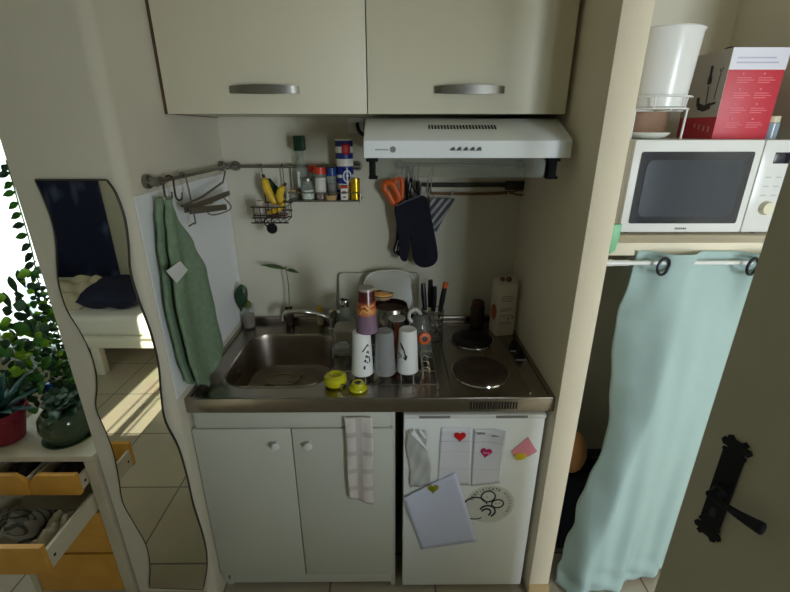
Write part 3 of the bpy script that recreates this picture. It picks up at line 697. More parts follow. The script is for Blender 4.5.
e.tube([oncyl(x, y, r+0.001, 0.35, SZ+0.05), oncyl(x, y, r+0.001, 0.35, SZ+0.12)], 0.003, 6).tube([oncyl(x, y, r+0.001, 0.2, SZ+0.09), oncyl(x, y, r+0.001, 0.5, SZ+0.09)], 0.003, 6)
e.build('emblem', mat('emblem_white', (226, 228, 230), 0.5), t)
e = MB(); e.grid(lambda u, v: oncyl(x, y, r+0.0006, -0.2+1.15*u, SZ+0.060+0.058*v), 12, 4); e.build('emblem_field', mat('tin_blue', B_, 0.4), t, solid=0.0004)
# small white box with red top
x = 0.488; y = 0.518
t = shelfthing('spice_box', 'small white and red packet in front of the striped tin', 'box', x, y)
MB().box(x-0.013, x+0.013, y-0.012, y+0.012, SZ, SZ+0.046, bev=0.001).build('packet', M['white_lam'], t)
MB().box(x-0.0132, x+0.0132, y-0.0122, y+0.0122, SZ+0.046, SZ+0.056, bev=0.001).build('packet_top', mat('packet_red', (186, 52, 26), 0.5), t)
e = MB().box(x-0.008, x+0.008, y-0.0132, y-0.0118, SZ+0.026, SZ+0.036).box(x-0.005, x+0.006, y-0.0132, y-0.0118, SZ+0.010, SZ+0.016)
e.build('packet_print', mat('print_brown', (140, 70, 40), 0.6), t, smooth=False)
# yellow tube tin
x = 0.530; y = 0.528
t = shelfthing('tin', 'shiny yellow tin at the right end of the spice shelf', 'tin', x, y)
MB().lathe([(0.018, 0), (0.018, 0.076), (0.016, 0.078), (0, 0.078)], c=(x, y, SZ), n=24).build('tin_body', mat('yellow_metal', (206, 168, 28), 0.25, 0.6), t)
MB().lathe([(0.0188, 0.072), (0.0188, 0.082), (0, 0.083)], c=(x, y, SZ), n=24).build('lid', mat('gold_lid', (196, 168, 60), 0.3, 0.8), t)
x = 0.506; y = 0.545
tag(MB().box(x-0.010, x+0.010, y-0.010, y+0.010, SZ, SZ+0.07, bev=0.001).build('spice_box', mat('mustard_card', (150, 128, 30), 0.6), None), 'slim mustard-coloured packet behind the yellow tin', 'box', GR)

# hanging fruit basket
bk = thing('hanging_basket', 'small wire basket of bananas hanging from the back rail', 'basket', (0.2, 0.545, 1.36))
g = MB(); bx0, bx1, by0, by1 = 0.143, 0.258, 0.485, 0.600
for z, f in ((1.372, 0.0), (1.40, 0.004), (1.432, 0.008)):
    g.tube([(bx0-f, by0-f, z), (bx1+f, by0-f, z), (bx1+f, by1, z), (bx0-f, by1, z)], 0.0026, 8, closed=True)
for i in range(6):
    xx = bx0+(bx1-bx0)*i/5; g.tube([(xx, by0-0.008, 1.432), (xx, by0, 1.372), (xx, by1, 1.372), (xx, by1, 1.432)], 0.0018, 6)
g.tube([(bx0-0.014, by0-0.006, 1.372), (bx1+0.014, by0-0.006, 1.372)], 0.003, 8).tube([(bx0-0.008, by0-0.01, 1.392), (bx1+0.012, by0-0.01, 1.392)], 0.003, 8)
g.build('wire_bowl', M['dark_metal'], bk)
g = MB()
for xx in (0.158, 0.24): g.tube([(xx, by1, 1.43), (xx, 0.592, 1.56), (xx, 0.592, 1.578), (xx, 0.586, 1.582), (xx, 0.578, 1.576)], 0.0022, 8)
g.build('hanger_wires', M['dark_metal'], bk)
M['banana'] = mat('banana_peel', (222, 182, 40), 0.5, var=0.15, scale=30)
M['tip'] = mat('banana_tip', (60, 46, 24), 0.8)
def banana(pts, r, label):
    o = MB().tube(pts, r, 10, smooth=6, rf=lambda t: 0.35+0.65*math.sin(PI*min(1, max(0, 0.1+0.8*t)))**0.5 if 0.08 < t < 0.94 else 0.35).build('banana', M['banana'], None); tag(o, label, 'banana', 'bananas in the hanging basket')
    MB().tube([Vector(pts[0]), Vector(pts[0])+(Vector(pts[0])-Vector(pts[1])).normalized()*0.014], r*0.38, 8).build('stalk', M['tip'], o)
banana([at(264, 178, 0.55), at(267, 188, 0.545), at(272, 198, 0.545), at(278, 205, 0.55)], 0.016, 'tall banana standing against the back of the hanging basket')
banana([at(284, 186, 0.53), at(280, 193, 0.525), at(281, 200, 0.525), at(284, 204, 0.53)], 0.015, 'short banana at the right side of the hanging basket')
banana([at(284, 203, 0.505), at(280, 208, 0.50), at(274, 211, 0.50), at(268, 213, 0.505)], 0.010, 'thin banana lying at the front rim of the hanging basket')
o = MB().tube([at(268, 179, 0.58), at(273, 187, 0.58), at(280, 194, 0.58), at(284, 199, 0.58)], 0.015, 10, smooth=5, rf=lambda t: 0.4+0.6*math.sin(PI*(0.1+0.8*t))).build('avocado', M['leaf_dark'], None); tag(o, 'dark green fruit tucked behind the bananas', 'fruit')
o = MB().box(0.148, 0.172, 0.50, 0.53, 1.376, 1.452, bev=0.002).build('packet', mat('pale_packet', (190, 178, 166), 0.5, var=0.15, scale=50), None); tag(o, 'pale packet standing at the left end of the hanging basket', 'packet')
o = MB().sphere((0.205, 0.535, 1.393), 0.0175, 16, sc=(1.2, 1, 0.95)).build('onion', mat('red_onion', (96, 44, 46), 0.45, var=0.2, scale=30), None); tag(o, 'dark red onion at the bottom of the hanging basket, beside the packet', 'onion')
o = MB().sphere((0.243, 0.535, 1.392), 0.0165, 16, sc=(1.0, 1, 0.95)).build('garlic', mat('garlic_skin', (150, 126, 118), 0.6, var=0.2, scale=30), None); tag(o, 'pale purple garlic bulb at the right of the hanging basket', 'garlic')
# black ornament under the basket
k = thing('tea_strainer', 'black round strainer hanging below the fruit basket', 'strainer', (0.18, 0.5, 1.30))
c = at(272, 228.5, 0.5)
MB().lathe([(0.0, -0.007), (0.018, -0.006), (0.0215, 0), (0.018, 0.006), (0, 0.007)], mx=Matrix.Translation(c) @ Matrix.Rotation(PI/2, 4, 'X'), n=28).build('strainer_bowl', M['black'], k)
MB().tube([c+Vector((-0.017, 0, 0.008)), c+Vector((-0.026, 0, 0.018)), c+Vector((-0.026, 0, 0.032)), c+Vector((-0.02, 0, 0.04))], 0.003, 8, smooth=4).tube([c+Vector((0.0, 0.0, 0.02)), c+Vector((0.004, 0, 0.05)), Vector((c.x+0.005, 0.4836, 1.376))], 0.0018, 6, smooth=4).build('strainer_handle', M['black'], k)

# things hanging under the hood
def pad(outline, y0, y1, name, m, bev, parent=None, k=4):
    pts = [at(u, v, y0) for u, v in outline]; pts = smooth2d([(p.x, p.z) for p in pts], k)
    return MB().prism(pts, -y1, -y0, mx=XZ, bev=bev, seg=3).build(name, m, parent)
mt = pad([(395, 207), (408, 201), (421, 196), (428, 201), (432, 220), (436, 240), (438, 258), (433, 266), (422, 268), (414, 262), (412, 248), (410, 238), (409, 252), (406, 262), (400, 258), (399, 240), (396, 222)], 0.53, 0.552, 'oven_mitt', M['navy_cloth'], 0.008)
tag(mt, 'navy black oven mitt with a thumb hanging under the hood', 'oven mitt', 'oven mitts under the hood')
MB().tube([at(396, 206, 0.53), at(408, 200.5, 0.528), at(421, 195.5, 0.53)], 0.003, 8, smooth=3).build('hem', mat('grey_hem', (92, 94, 108), 0.8), mt)
MB().tube([at(413, 199, 0.54), at(407, 186, 0.56), (0.735, 0.586, 1.584), at(412, 186, 0.585), at(420, 196, 0.56)], 0.003, 8, smooth=4).build('loop', M['navy_cloth'], mt)
m2 = pad([(399, 205), (411, 205), (411, 230), (407, 256), (402, 257), (395, 254), (393, 250), (396, 238)], 0.56, 0.578, 'oven_mitt', M['navy_cloth'], 0.006)
tag(m2, 'dark oven mitt with white stripes half hidden behind the navy one', 'oven mitt', 'oven mitts under the hood')
sp = MB()
for du in (0, 2.6): sp.tube([at(398.5+du, 240, 0.559), at(395.5+du, 251, 0.559)], 0.0022, 6)
sp.build('stripes', M['white_gloss'], m2)
MB().tube([at(405, 206, 0.57), (0.755, 0.586, 1.584), at(409, 206, 0.572)], 0.0028, 8, smooth=4).build('loop', M['navy_cloth'], m2)
st_ = ramp_mat('striped_cotton', 'X', [(0.0, (46, 46, 56)), (0.28, (46, 46, 56)), (0.36, (150, 150, 150)), (0.42, (60, 60, 66)), (0.52, (172, 172, 170)), (0.66, (52, 52, 60)), (0.76, (150, 150, 148)), (0.86, (48, 48, 56))], 0.9, scale=5.2, offset=0.45)
cl = thing('striped_cloth', 'grey and white striped kitchen cloth hanging behind the mitts', 'cloth', (0.89, 0.585, 1.33))
qd = [at(u, v, 0.575) for u, v in ((430, 198), (455, 199), (436, 232), (429, 226))]
# stripes run down along the cloth's right edge
def clf(u, v):
    p = (qd[0]*(1-u)+qd[1]*u)*(1-v) + (qd[3]*(1-u)+qd[2]*u)*v
    return (p.x, 0.578 + 0.004*math.sin(u*9+v*3), p.z)
wv = bpy.data.materials.new('cloth_stripes'); wv.use_nodes = True; nt = wv.node_tree
uvn = nt.nodes.new('ShaderNodeTexCoord'); mp = nt.nodes.new('ShaderNodeMapping'); mp.inputs['Rotation'].default_value = (0, math.radians(-38), 0)
nt.links.new(uvn.outputs['Object'], mp.inputs['Vector'])
w_ = nt.nodes.new('ShaderNodeTexWave'); w_.bands_direction = 'X'; w_.inputs['Scale'].default_value = 13; nt.links.new(mp.outputs['Vector'], w_.inputs['Vector'])
rr = nt.nodes.new('ShaderNodeValToRGB'); rr.color_ramp.elements[0].position = 0.55; rr.color_ramp.elements[1].position = 0.65; rr.color_ramp.elements[0].color = lin((76, 76, 84)); rr.color_ramp.elements[1].color = lin((164, 164, 162))
nt.links.new(w_.outputs['Fac'], rr.inputs['Fac']); nt.links.new(rr.outputs['Color'], nt.nodes['Principled BSDF'].inputs['Base Color']); nt.nodes['Principled BSDF'].inputs['Roughness'].default_value = 0.9
MB().grid(clf, 14, 14).build('cloth_sheet', wv, cl, solid=0.004)
MB().tube([at(431, 199, 0.574), at(427, 189, 0.57), (0.836, 0.586, 1.585), at(431, 189, 0.589), at(436, 199, 0.576)], 0.0024, 8, smooth=4).build('loop', mat('grey_cord', (150, 150, 146), 0.8), cl)
# dark blue pouch tops between mitt and cloth
sc = thing('scissors', 'scissors with orange handles hanging left of the oven mitts', 'scissors', (0.67, 0.57, 1.42))
M['orange'] = mat('orange_plastic', (214, 92, 20), 0.4, var=0.04)
h1 = [at(u, v, 0.56) for u, v in ((385, 190), (385, 184), (391, 183), (396, 190), (399, 199), (395, 204), (391, 199), (388, 193))]
h2 = [at(u, v, 0.565) for u, v in ((396, 179), (400, 177), (402, 180), (402, 190), (401, 200), (398, 200), (395, 190))]
MB().tube(h1, 0.0125, 10, closed=True, smooth=4).build('handle_bow', M['orange'], sc)
MB().tube(h2, 0.010, 10, closed=True, smooth=4).build('handle_bow', M['orange'], sc)
MB().prism([(p.x, p.z) for p in (at(396, 199, 0.57), at(400, 197, 0.57), at(407, 226, 0.57), at(405, 228, 0.57))], -0.587, -0.582, mx=XZ).build('blade', M['chrome'], sc, smooth=False)
MB().tube([at(400, 178, 0.565), (0.715, 0.578, 1.575), (0.715, 0.588, 1.588), (0.715, 0.596, 1.575)], 0.0022, 8, smooth=3).build('hanging_hook', M['dark_metal'], sc)
# small peeler-like black handled tool and chrome ladle between them
for i, (u, lab) in enumerate(((406, 'black handled peeler hanging beside the orange scissors'), (418, 'black handled tool hanging just above the navy mitt'))):
    t = thing('utensil', lab, 'utensil', at(u, 200, 0.594), 'utensils on the hood rail')
    MB().tube([at(u, 181, 0.592), at(u+0.5, 190, 0.594), at(u+1, 200, 0.594)], 0.008, 10, smooth=3, rf=lambda t: 0.6+0.6*math.sin(PI*min(1, t+0.15))).build('grip', M['black'], t)
    MB().tube([at(u, 181, 0.592), at(u, 177, 0.59), (at(u, 177, 0.586).x, 0.586, 1.586), (at(u, 177, 0.586).x, 0.579, 1.578)], 0.002, 6, smooth=3).build('hanging_hook', M['dark_metal'], t)
# knife bar with its dark block and wooden fork
kb = thing('magnetic_knife_bar', 'dark bar with pale lower edge on the back wall under the hood', 'knife bar', (1.0, 0.61, 1.49))
a0, a1 = at(430, 184, 0.6), at(526, 189, 0.6)
MB().box(0.80, a1.x, 0.601, 0.619, a0.z-0.012, a0.z+0.004, bev=0.002).build('bar', mat('bar_dark', (52, 46, 40), 0.5), kb)
MB().box(0.82, a1.x, 0.596, 0.619, a0.z-0.032, a0.z-0.0125, bev=0.002).build('pale_edge', mat('bar_pale', (206, 198, 182), 0.5), kb)
MB().box(1.125, a1.x+0.008, 0.585, 0.6, a0.z-0.022, a0.z+0.012, bev=0.003).build('end_block', M['black'], kb)
wf = MB(); wp = [at(430, 193.5, 0.578), at(460, 194, 0.578), at(490, 193.6, 0.578), at(512, 192.4, 0.578)]
wf.tube(wp, 0.0055, 10, smooth=4, rf=lambda t: 0.8+0.5*t)
for dv in (-2.0, 2.4): wf.tube([at(511, 192.4, 0.578), at(517, 192.4+dv*0.9, 0.578), at(523, 192.6+dv, 0.578)], 0.0042, 8, smooth=3)
o = wf.build('wooden_fork', mat('dark_wood', (120, 78, 50), 0.6, var=0.2, scale=30), None); tag(o, 'long brown wooden fork lying level under the knife bar', 'fork')
for u in (452, 508):
    p = at(u, 193.5, 0.578)
    ck = MB().tube([(p.x, 0.600, a0.z-0.028), (p.x, 0.588, a0.z-0.03), (p.x, 0.570, p.z+0.004), (p.x, 0.571, p.z-0.006), (p.x, 0.581, p.z-0.008), (p.x, 0.586, p.z)], 0.0022, 8, smooth=4).build('clip', M['white_gloss'], kb)

# ================================================================== ON THE DRAINER
RZ = CT + 0.016
rk = thing('dish_rack', 'low chrome wire dish rack on the drainer between sink and hob', 'dish rack', (0.64, 0.25, CT))
g = MB()
rx0, rx1, ry0, ry1 = 0.50, 0.822, 0.055, 0.50
for z in (RZ,):
    g.tube([(rx0, ry0, z), (rx1, ry0, z), (rx1, ry1, z), (rx0, ry1, z)], 0.0028, 8, closed=True)
for i in range(9):
    xx = rx0+(rx1-rx0)*i/8; g.tube([(xx, ry0, RZ), (xx, ry1, RZ)], 0.0018, 6)
for i in range(4):
    yy = ry0 + 0.09 + i*0.1; g.tube([(rx0, yy, RZ-0.003), (rx1, yy, RZ-0.003)], 0.0022, 6)
for xx, yy in ((rx0, ry0), (rx1, ry0), (rx1, ry1), (rx0, ry1)): g.tube([(xx, yy, CT-0.0005), (xx, yy, RZ+0.004)], 0.0032, 8)
g.build('wire_base', M['chrome'], rk)
for i in range(4):
    yy = 0.09+i*0.04
    MB().tube([(0.775, yy, RZ), (0.775, yy, RZ+0.035), (0.785, yy, RZ+0.045), (0.797, yy, RZ+0.035), (0.797, yy, RZ)], 0.002, 6, smooth=4).build('plate_prong', M['chrome'], rk)

CUPS = 'upturned cups on the dish rack'
def cup(x, y, rb, rt, h, m, name, label, cat, z=RZ+0.002, wall=0.0022, group=CUPS):
    """upturned: mouth (rb) below, base (rt) on top"""
    t = thing(name, label, cat, (x, y, z), group)
    pr_ = [(rb, 0), (rb+0.0012, 0.002), (rb, 0.005), (rt+(rb-rt)*0.1, h-0.012), (rt, h-0.004), (rt-0.003, h), (rt-0.008, h-0.0015), (0, h-0.0015), (0, h-0.004), (rt-0.006, h-0.005), (rt-wall, h-0.012), (rb-wall, 0.003), (rb-wall, 0)]
    o = MB().lathe(pr_+[(rb, 0)], c=(x, y, z), n=36, cap=False).build('cup_body', m, t)
    return t
def strokes(x, y, z, rfun, lines, w, parent, name='print', m=None):
    g = MB()
    for ln in lines:
        g.tube([oncyl(x, y, rfun(b)+0.0005, a, z+b) for a, b in ln], w, 6, smooth=3)
    g.build(name, m or M['ink'], parent)
rb, rt, H = 0.038, 0.030, 0.158
c1 = cup(0.567, 0.135, rb, rt, H, M['frosted'], 'plastic_cup', 'frosted white cup with scattered black print, at the left of the rack', 'cup')
strokes(0.567, 0.135, RZ+0.002, lambda b: rb+(rt-rb)*b/H, [[(0.1, 0.095), (0.35, 0.105), (0.7, 0.118), (0.75, 0.112)], [(0.55, 0.088), (0.7, 0.095), (0.75, 0.085)], [(0.4, 0.072), (0.55, 0.08), (0.62, 0.07)], [(0.75, 0.075), (0.85, 0.06), (0.8, 0.052)], [(0.25, 0.058), (0.4, 0.064), (0.42, 0.055)], [(0.55, 0.055), (0.65, 0.05)], [(0.2, 0.036), (0.3, 0.042), (0.28, 0.03), (0.2, 0.034)]], 0.0022, c1)
c2 = cup(0.645, 0.135, 0.037, 0.030, H, M['grey_clear'], 'plastic_cup', 'clear greyish ribbed cup between the two frosted white cups', 'cup')
c3 = cup(0.724, 0.148, rb, rt, H, M['frosted'], 'plastic_cup', 'frosted white cup with a black arrow print, at the right of the rack', 'cup')
strokes(0.724, 0.148, RZ+0.002, lambda b: rb+(rt-rb)*b/H, [[(-0.9, 0.115), (-0.6, 0.104), (-0.35, 0.085), (-0.2, 0.06)], [(-0.42, 0.066), (-0.2, 0.058), (-0.12, 0.074)], [(-0.75, 0.108), (-0.5, 0.094)]], 0.0026, c3)
strokes(0.724, 0.148, RZ+0.002, lambda b: rb+(rt-rb)*b/H, [[(-1.1, 0.07), (-0.9, 0.08), (-0.8, 0.066), (-0.95, 0.058)], [(-0.7, 0.075), (-0.62, 0.062)]], 0.0018, c3, m=M['ink_grey'])
# tumbler standing on the first two cups
tz0 = RZ + 0.002 + H
t = thing('tumbler', 'tall purple and red patterned tumbler upturned on top of the cups', 'tumbler', (0.586, 0.137, tz0))
H2, r0, r1 = 0.155, 0.0365, 0.027
MB().lathe([(r0, 0), (r0, 0.004), (r1, H2-0.004), (r1-0.002, H2), (0, H2), (0, H2-0.003), (r1-0.003, H2-0.005), (r0-0.003, 0)], c=(0.586, 0.137, tz0), n=36).build('tumbler_body', ramp_mat('tumbler_pattern', 'Z', [(0.0, (128, 104, 124)), (0.40, (120, 92, 112)), (0.43, (186, 104, 60)), (0.52, (196, 134, 72)), (0.60, (150, 62, 40)), (0.66, (170, 90, 52)), (0.72, (84, 26, 26)), (0.93, (70, 24, 26)), (0.96, (150, 140, 130))], 0.25, scale=1/H2, const=False), t)
strokes(0.586, 0.137, tz0, lambda b: r0+(r1-r0)*b/H2, [[(-0.7, 0.07), (-0.3, 0.085), (0.1, 0.078), (0.4, 0.095), (0.9, 0.10)], [(-0.5, 0.095), (-0.1, 0.10), (0.2, 0.09), (0.6, 0.08)], [(0.3, 0.1), (0.5, 0.075), (0.8, 0.075)]], 0.0028, t, 'gold_pattern', mat('gold_print', (226, 168, 96), 0.4))
# amber stemmed glass between cups two and three
t = thing('stemmed_glass', 'amber-red stemmed glass upturned behind the cups, foot uppermost', 'glass', (0.688, 0.21, RZ+0.002))
GX, GY = 0.688, 0.215
gz = RZ+0.002
MB().lathe([(0.026, 0), (0.031, 0.03), (0.028, 0.06), (0.012, 0.085), (0.006, 0.10), (0.0055, 0.155), (0.010, 0.162), (0, 0.163)], c=(GX, GY, gz), n=28).build('bowl_and_stem', mat('amber_glass', (196, 92, 62), 0.1, trans=0.55, var=0.02), t)
MB().lathe([(0.010, 0.162), (0.030, 0.166), (0.031, 0.169), (0, 0.171)], c=(GX, GY, gz), n=28).build('foot', mat('smoky_glass', (196, 196, 190), 0.15, trans=0.4), t)
# glass jar at front left, tub, carafe
t = cup(0.49, 0.20, 0.037, 0.036, 0.088, M['glass'], 'drinking_glass', 'short clear glass upturned beside the sink, left of the cups', 'glass', z=CT-0.0015, group=None)
o = MB().prism(rounded(0.445, 0.545, 0.30, 0.40, 0.022), 0.0, 0.094, mx=Matrix.Translation((0, 0, CT-0.0015)), bev=0.008, seg=3).build('plastic_tub', mat('greyish_tub', (176, 168, 152), 0.35, trans=0.3), None); tag(o, 'greyish translucent tub upturned behind the short glass', 'tub')
t = thing('carafe', 'small clear glass carafe standing behind the purple tumbler', 'carafe', (0.475, 0.47, CT))
MB().lathe([(0.033, 0), (0.035, 0.005), (0.035, 0.08), (0.02, 0.11), (0.018, 0.135), (0.022, 0.15), (0.020, 0.15), (0.016, 0.135), (0.018, 0.11), (0.033, 0.08), (0.033, 0.006), (0, 0.005)], c=(0.475, 0.47, CT-0.0015), n=28).build('carafe_glass', M['clear'], t)
MB().lathe([(0.023, 0.132), (0.024, 0.155), (0.022, 0.16), (0.02, 0.155)], c=(0.475, 0.47, CT-0.0015), n=28, cap=False).build('carafe_rim', M['chrome'], t)
# chopping board and lid at the wall
cbm = Matrix.Translation((0, 0.566, CT-0.003)) @ Matrix.Rotation(math.radians(-8), 4, 'X') @ XZ
o = MB().prism(rounded(0.440, 0.788, 0.0, 0.235, 0.018), -0.010, 0.0, mx=cbm, bev=0.002).build('chopping_board', mat('white_board', (196, 192, 178), 0.5, var=0.02), None); tag(o, 'white chopping board leaning against the back wall', 'chopping board')
lidm = Matrix.Translation((0, 0.52, RZ+0.004)) @ Matrix.Rotation(math.radians(-10), 4, 'X') @ XZ
lo = smooth2d([(0.552, 0.005), (0.545, 0.09), (0.553, 0.18), (0.585, 0.224), (0.66, 0.236), (0.735, 0.226), (0.765, 0.18), (0.772, 0.09), (0.768, 0.005)], 5)
t = thing('storage_lid', 'large milky plastic lid standing upright behind the pot', 'lid', (0.66, 0.53, RZ))
MB().prism(lo, -0.006, 0.0, mx=lidm, bev=0.002).build('lid_panel', mat('milky_plastic', (206, 204, 194), 0.3, trans=0.15), t)
MB().tube([lidm @ Vector((a, b, 0.003)) for a, b in lo], 0.0045, 8, closed=True).build('lid_rim', mat('milky_rim', (218, 216, 208), 0.25), t)
# steel pot
t = thing('saucepan', 'round stainless pot with dark handle behind the cups', 'pot', (0.672, 0.36, RZ+0.003))
PX, PY, PZ = 0.664, 0.355, RZ+0.003
MB().lathe([(0.045, 0), (0.058, 0.006), (0.070, 0.05), (0.077, 0.10), (0.075, 0.135), (0.068, 0.152), (0.066, 0.162), (0.064, 0.162), (0.065, 0.151), (0.072, 0.13), (0.074, 0.10), (0.066, 0.05), (0.05, 0.01), (0, 0.01)], c=(PX, PY, PZ), n=40).build('pot_body', M['steel'], t)
MB().lathe([(0.0, 0.142), (0.055, 0.142), (0.0685, 0.141)], c=(PX, PY, PZ), n=32, cap=False).build('pot_inside', mat('brown_residue', (84, 56, 40), 0.6), t)
MB().tube([(PX+0.07, PY-0.02, PZ+0.12), (PX+0.09, PY-0.035, PZ+0.125), (PX+0.10, PY-0.045, PZ+0.10), (PX+0.10, PY-0.05, PZ+0.06)], 0.010, 10, smooth=4).build('pot_handle', M['black'], t)
# striped dish tilted on the pot's rim
dm = Matrix.Translation((0.628, 0.375, PZ+0.172)) @ Matrix.Rotation(math.radians(-14), 4, 'X') @ Matrix.Rotation(math.radians(10), 4, 'Y')
o = MB().lathe([(0.016, 0), (0.032, 0.008), (0.042, 0.024), (0.045, 0.034), (0.042, 0.034), (0.030, 0.012), (0, 0.004)], mx=dm, n=36).build('striped_dish', ramp_mat('dish_stripes', 'Z', [(0.0, (190, 120, 60)), (0.2, (222, 206, 160)), (0.36, (186, 84, 44)), (0.5, (226, 214, 176)), (0.62, (110, 40, 30)), (0.75, (220, 190, 120)), (0.9, (200, 130, 60))], 0.35, scale=22, offset=0.1), None); tag(o, 'small cream and orange striped dish tilted on the pot', 'dish')
# upturned jug with orange stopper
t = thing('jug', 'clear glass jug with an orange stopper behind the right cup', 'jug', (0.775, 0.25, RZ+0.002))
JX, JY, JZ = 0.774, 0.265, RZ+0.002
MB().lathe([(0.042, 0), (0.044, 0.01), (0.043, 0.07), (0.040, 0.11), (0.030, 0.145), (0.018, 0.16), (0, 0.163), (0, 0.160), (0.016, 0.157), (0.028, 0.143), (0.0375, 0.109), (0.0405, 0.07), (0.0415, 0.01), (0.040, 0)], c=(JX, JY, JZ), n=36).build('jug_glass', mat('jug_glass', (240, 242, 240), 0.06, trans=0.92, var=0.0), t)
MB().tube([(JX-0.030, JY-0.01, JZ+0.135), (JX-0.042, JY-0.01, JZ+0.150), (JX-0.038, JY-0.005, JZ+0.172), (JX-0.02, JY, JZ+0.18), (JX-0.006, JY, JZ+0.172), (JX, JY, JZ+0.16)], 0.007, 10, smooth=5).build('jug_handle', mat('jug_handle', (216, 216, 210), 0.25, trans=0.3), t)
om = Matrix.Translation((JX+0.012, JY-0.041, JZ+0.085)) @ Matrix.Rotation(math.radians(80), 4, 'X') @ Matrix.Rotation(0.2, 4, 'Y')
sp_ = MB().lathe([(0.022, 0), (0.024, 0.006), (0.020, 0.012), (0.011, 0.013), (0.009, 0.008), (0, 0.008)], mx=om, n=28).build('stopper', M['orange'], t)
MB().lathe([(0.0105, 0.0085), (0.010, 0.014), (0, 0.0145)], mx=om, n=20).build('stopper_eye', M['black'], sp_)
# cutlery basket with knives
t = thing('cutlery_basket', 'round wire cutlery basket between the rack and the hob', 'basket', (0.842, 0.45, CT))
CX, CY = 0.836, 0.45; g = MB()
for z in (0.004, 0.03, 0.06, 0.09, 0.12): g.tube([(CX+0.045*math.cos(a*PI/10), CY+0.045*math.sin(a*PI/10), CT-0.002+z) for a in range(20)], 0.0022, 6, closed=True)
for k in range(14): a = k*PI/7; g.tube([(CX+0.045*math.cos(a), CY+0.045*math.sin(a), CT), (CX+0.045*math.cos(a), CY+0.045*math.sin(a), CT+0.12)], 0.0016, 6)
for k in range(3): g.tube([(CX-0.044+k*0.0, CY-0.03+k*0.03, CT+0.002), (CX+0.044, CY-0.03+k*0.03, CT+0.002)], 0.0018, 6)
g.build('wire_cage', M['dark_metal'], t)
KN = 'knives and tools in the wire basket'
for i, (dx, dy, tx, ty, h, m, lab) in enumerate(((-0.028, 0.0, -0.012, 0.02, 0.225, 'black', 'black handled knife at the left of the wire basket'), (-0.012, 0.02, 0.004, 0.02, 0.235, 'black', 'tallest black handled knife in the wire basket'),
        (0.003, -0.005, 0.004, 0.02, 0.215, 'black', 'black handled knife in the middle of the wire basket'), (0.022, 0.0, 0.026, 0.01, 0.215, 'black', 'black knife with an orange end leaning right in the wire basket'))):
    t = thing('knife', lab, 'knife', (CX+dx, CY+dy, CT), KN)
    p0 = Vector((CX+dx*0.7, CY+dy*0.7, CT+0.006)); p1 = Vector((CX+dx+tx, CY+dy+ty, CT+h)); pm = p0.lerp(p1, 0.5)
    MB().tube([pm, pm.lerp(p1, 0.5), p1], 0.0115, 10, rf=lambda s: 0.8+0.2*math.sin(PI*s)).build('grip', M[m], t)
    dv = (p1-p0).normalized(); sd = Vector((1, 0, 0)).cross(dv).normalized()*0.0008; wd = Vector((0.009, 0, 0))
    q = MB(); q._take([p0-wd*0.5+sd, p0+wd*0.5+sd, pm+wd+sd, pm-wd+sd, p0-wd*0.5-sd, p0+wd*0.5-sd, pm+wd-sd, pm-wd-sd], [(0, 1, 2, 3), (4, 5, 6, 7), (0, 1, 5, 4), (1, 2, 6, 5), (2, 3, 7, 6), (3, 0, 4, 7)])
    q.build('blade', M['chrome'], t, smooth=False)
    if i == 3: MB().tube([p1-dv*0.004, p1+dv*0.018], 0.010, 10).build('orange_end', M['orange'], t)
# two lime-yellow pieces in front
M['lime'] = mat('lime_glaze', (190, 186, 24), 0.22, var=0.06, coat=0.3)
t = thing('squat_pot', 'larger lime-yellow squat pot with a dented top at the counter edge', 'pot', (0.478, 0.085, CT), 'lime-yellow pots at the counter edge')
MB().lathe([(0.024, 0), (0.036, 0.008), (0.040, 0.022), (0.036, 0.036), (0.024, 0.043), (0.015, 0.041), (0.010, 0.034), (0, 0.032)], c=(0.478, 0.085, CT-0.003), n=36).build('pot_body', M['lime'], t)
MB().lathe([(0.0095, 0.0345), (0.007, 0.038), (0, 0.039)], c=(0.478, 0.085, CT-0.003), n=20).build('pot_button', M['lime'], t)
t = thing('squat_pot', 'smaller lime-yellow pot with a black hole in its top', 'pot', (0.556, 0.058, CT), 'lime-yellow pots at the counter edge')
MB().lathe([(0.029, 0), (0.032, 0.005), (0.030, 0.010), (0.022, 0.014), (0.022, 0.022), (0.020, 0.026), (0.012, 0.027), (0.011, 0.018), (0, 0.017)], c=(0.556, 0.058, CT-0.003), n=36).build('pot_body', M['lime'], t)
MB().lathe([(0.011, 0.0185), (0.010, 0.0255), (0, 0.026)], c=(0.556, 0.058, CT-0.003), n=20).build('pot_mouth', M['black'], t)
# water loop in the sink: pale elastic band
o = MB().tube([(0.215+0.068*math.cos(a*PI/9)+0.006*math.cos(a*1.3), 0.355+0.042*math.sin(a*PI/9), CT-0.1465+0.0012*math.sin(a)) for a in range(18)], 0.0028, 8, closed=True, smooth=2)
o.tube([(0.24, 0.34, CT-0.1465), (0.27, 0.355, CT-0.1465), (0.30, 0.385, CT-0.1455)], 0.0028, 8, smooth=3)
tag(o.build('rubber_band', mat('cream_rubber', (186, 166, 128), 0.6), None), 'pale cream loop lying in the bottom of the sink', 'band')
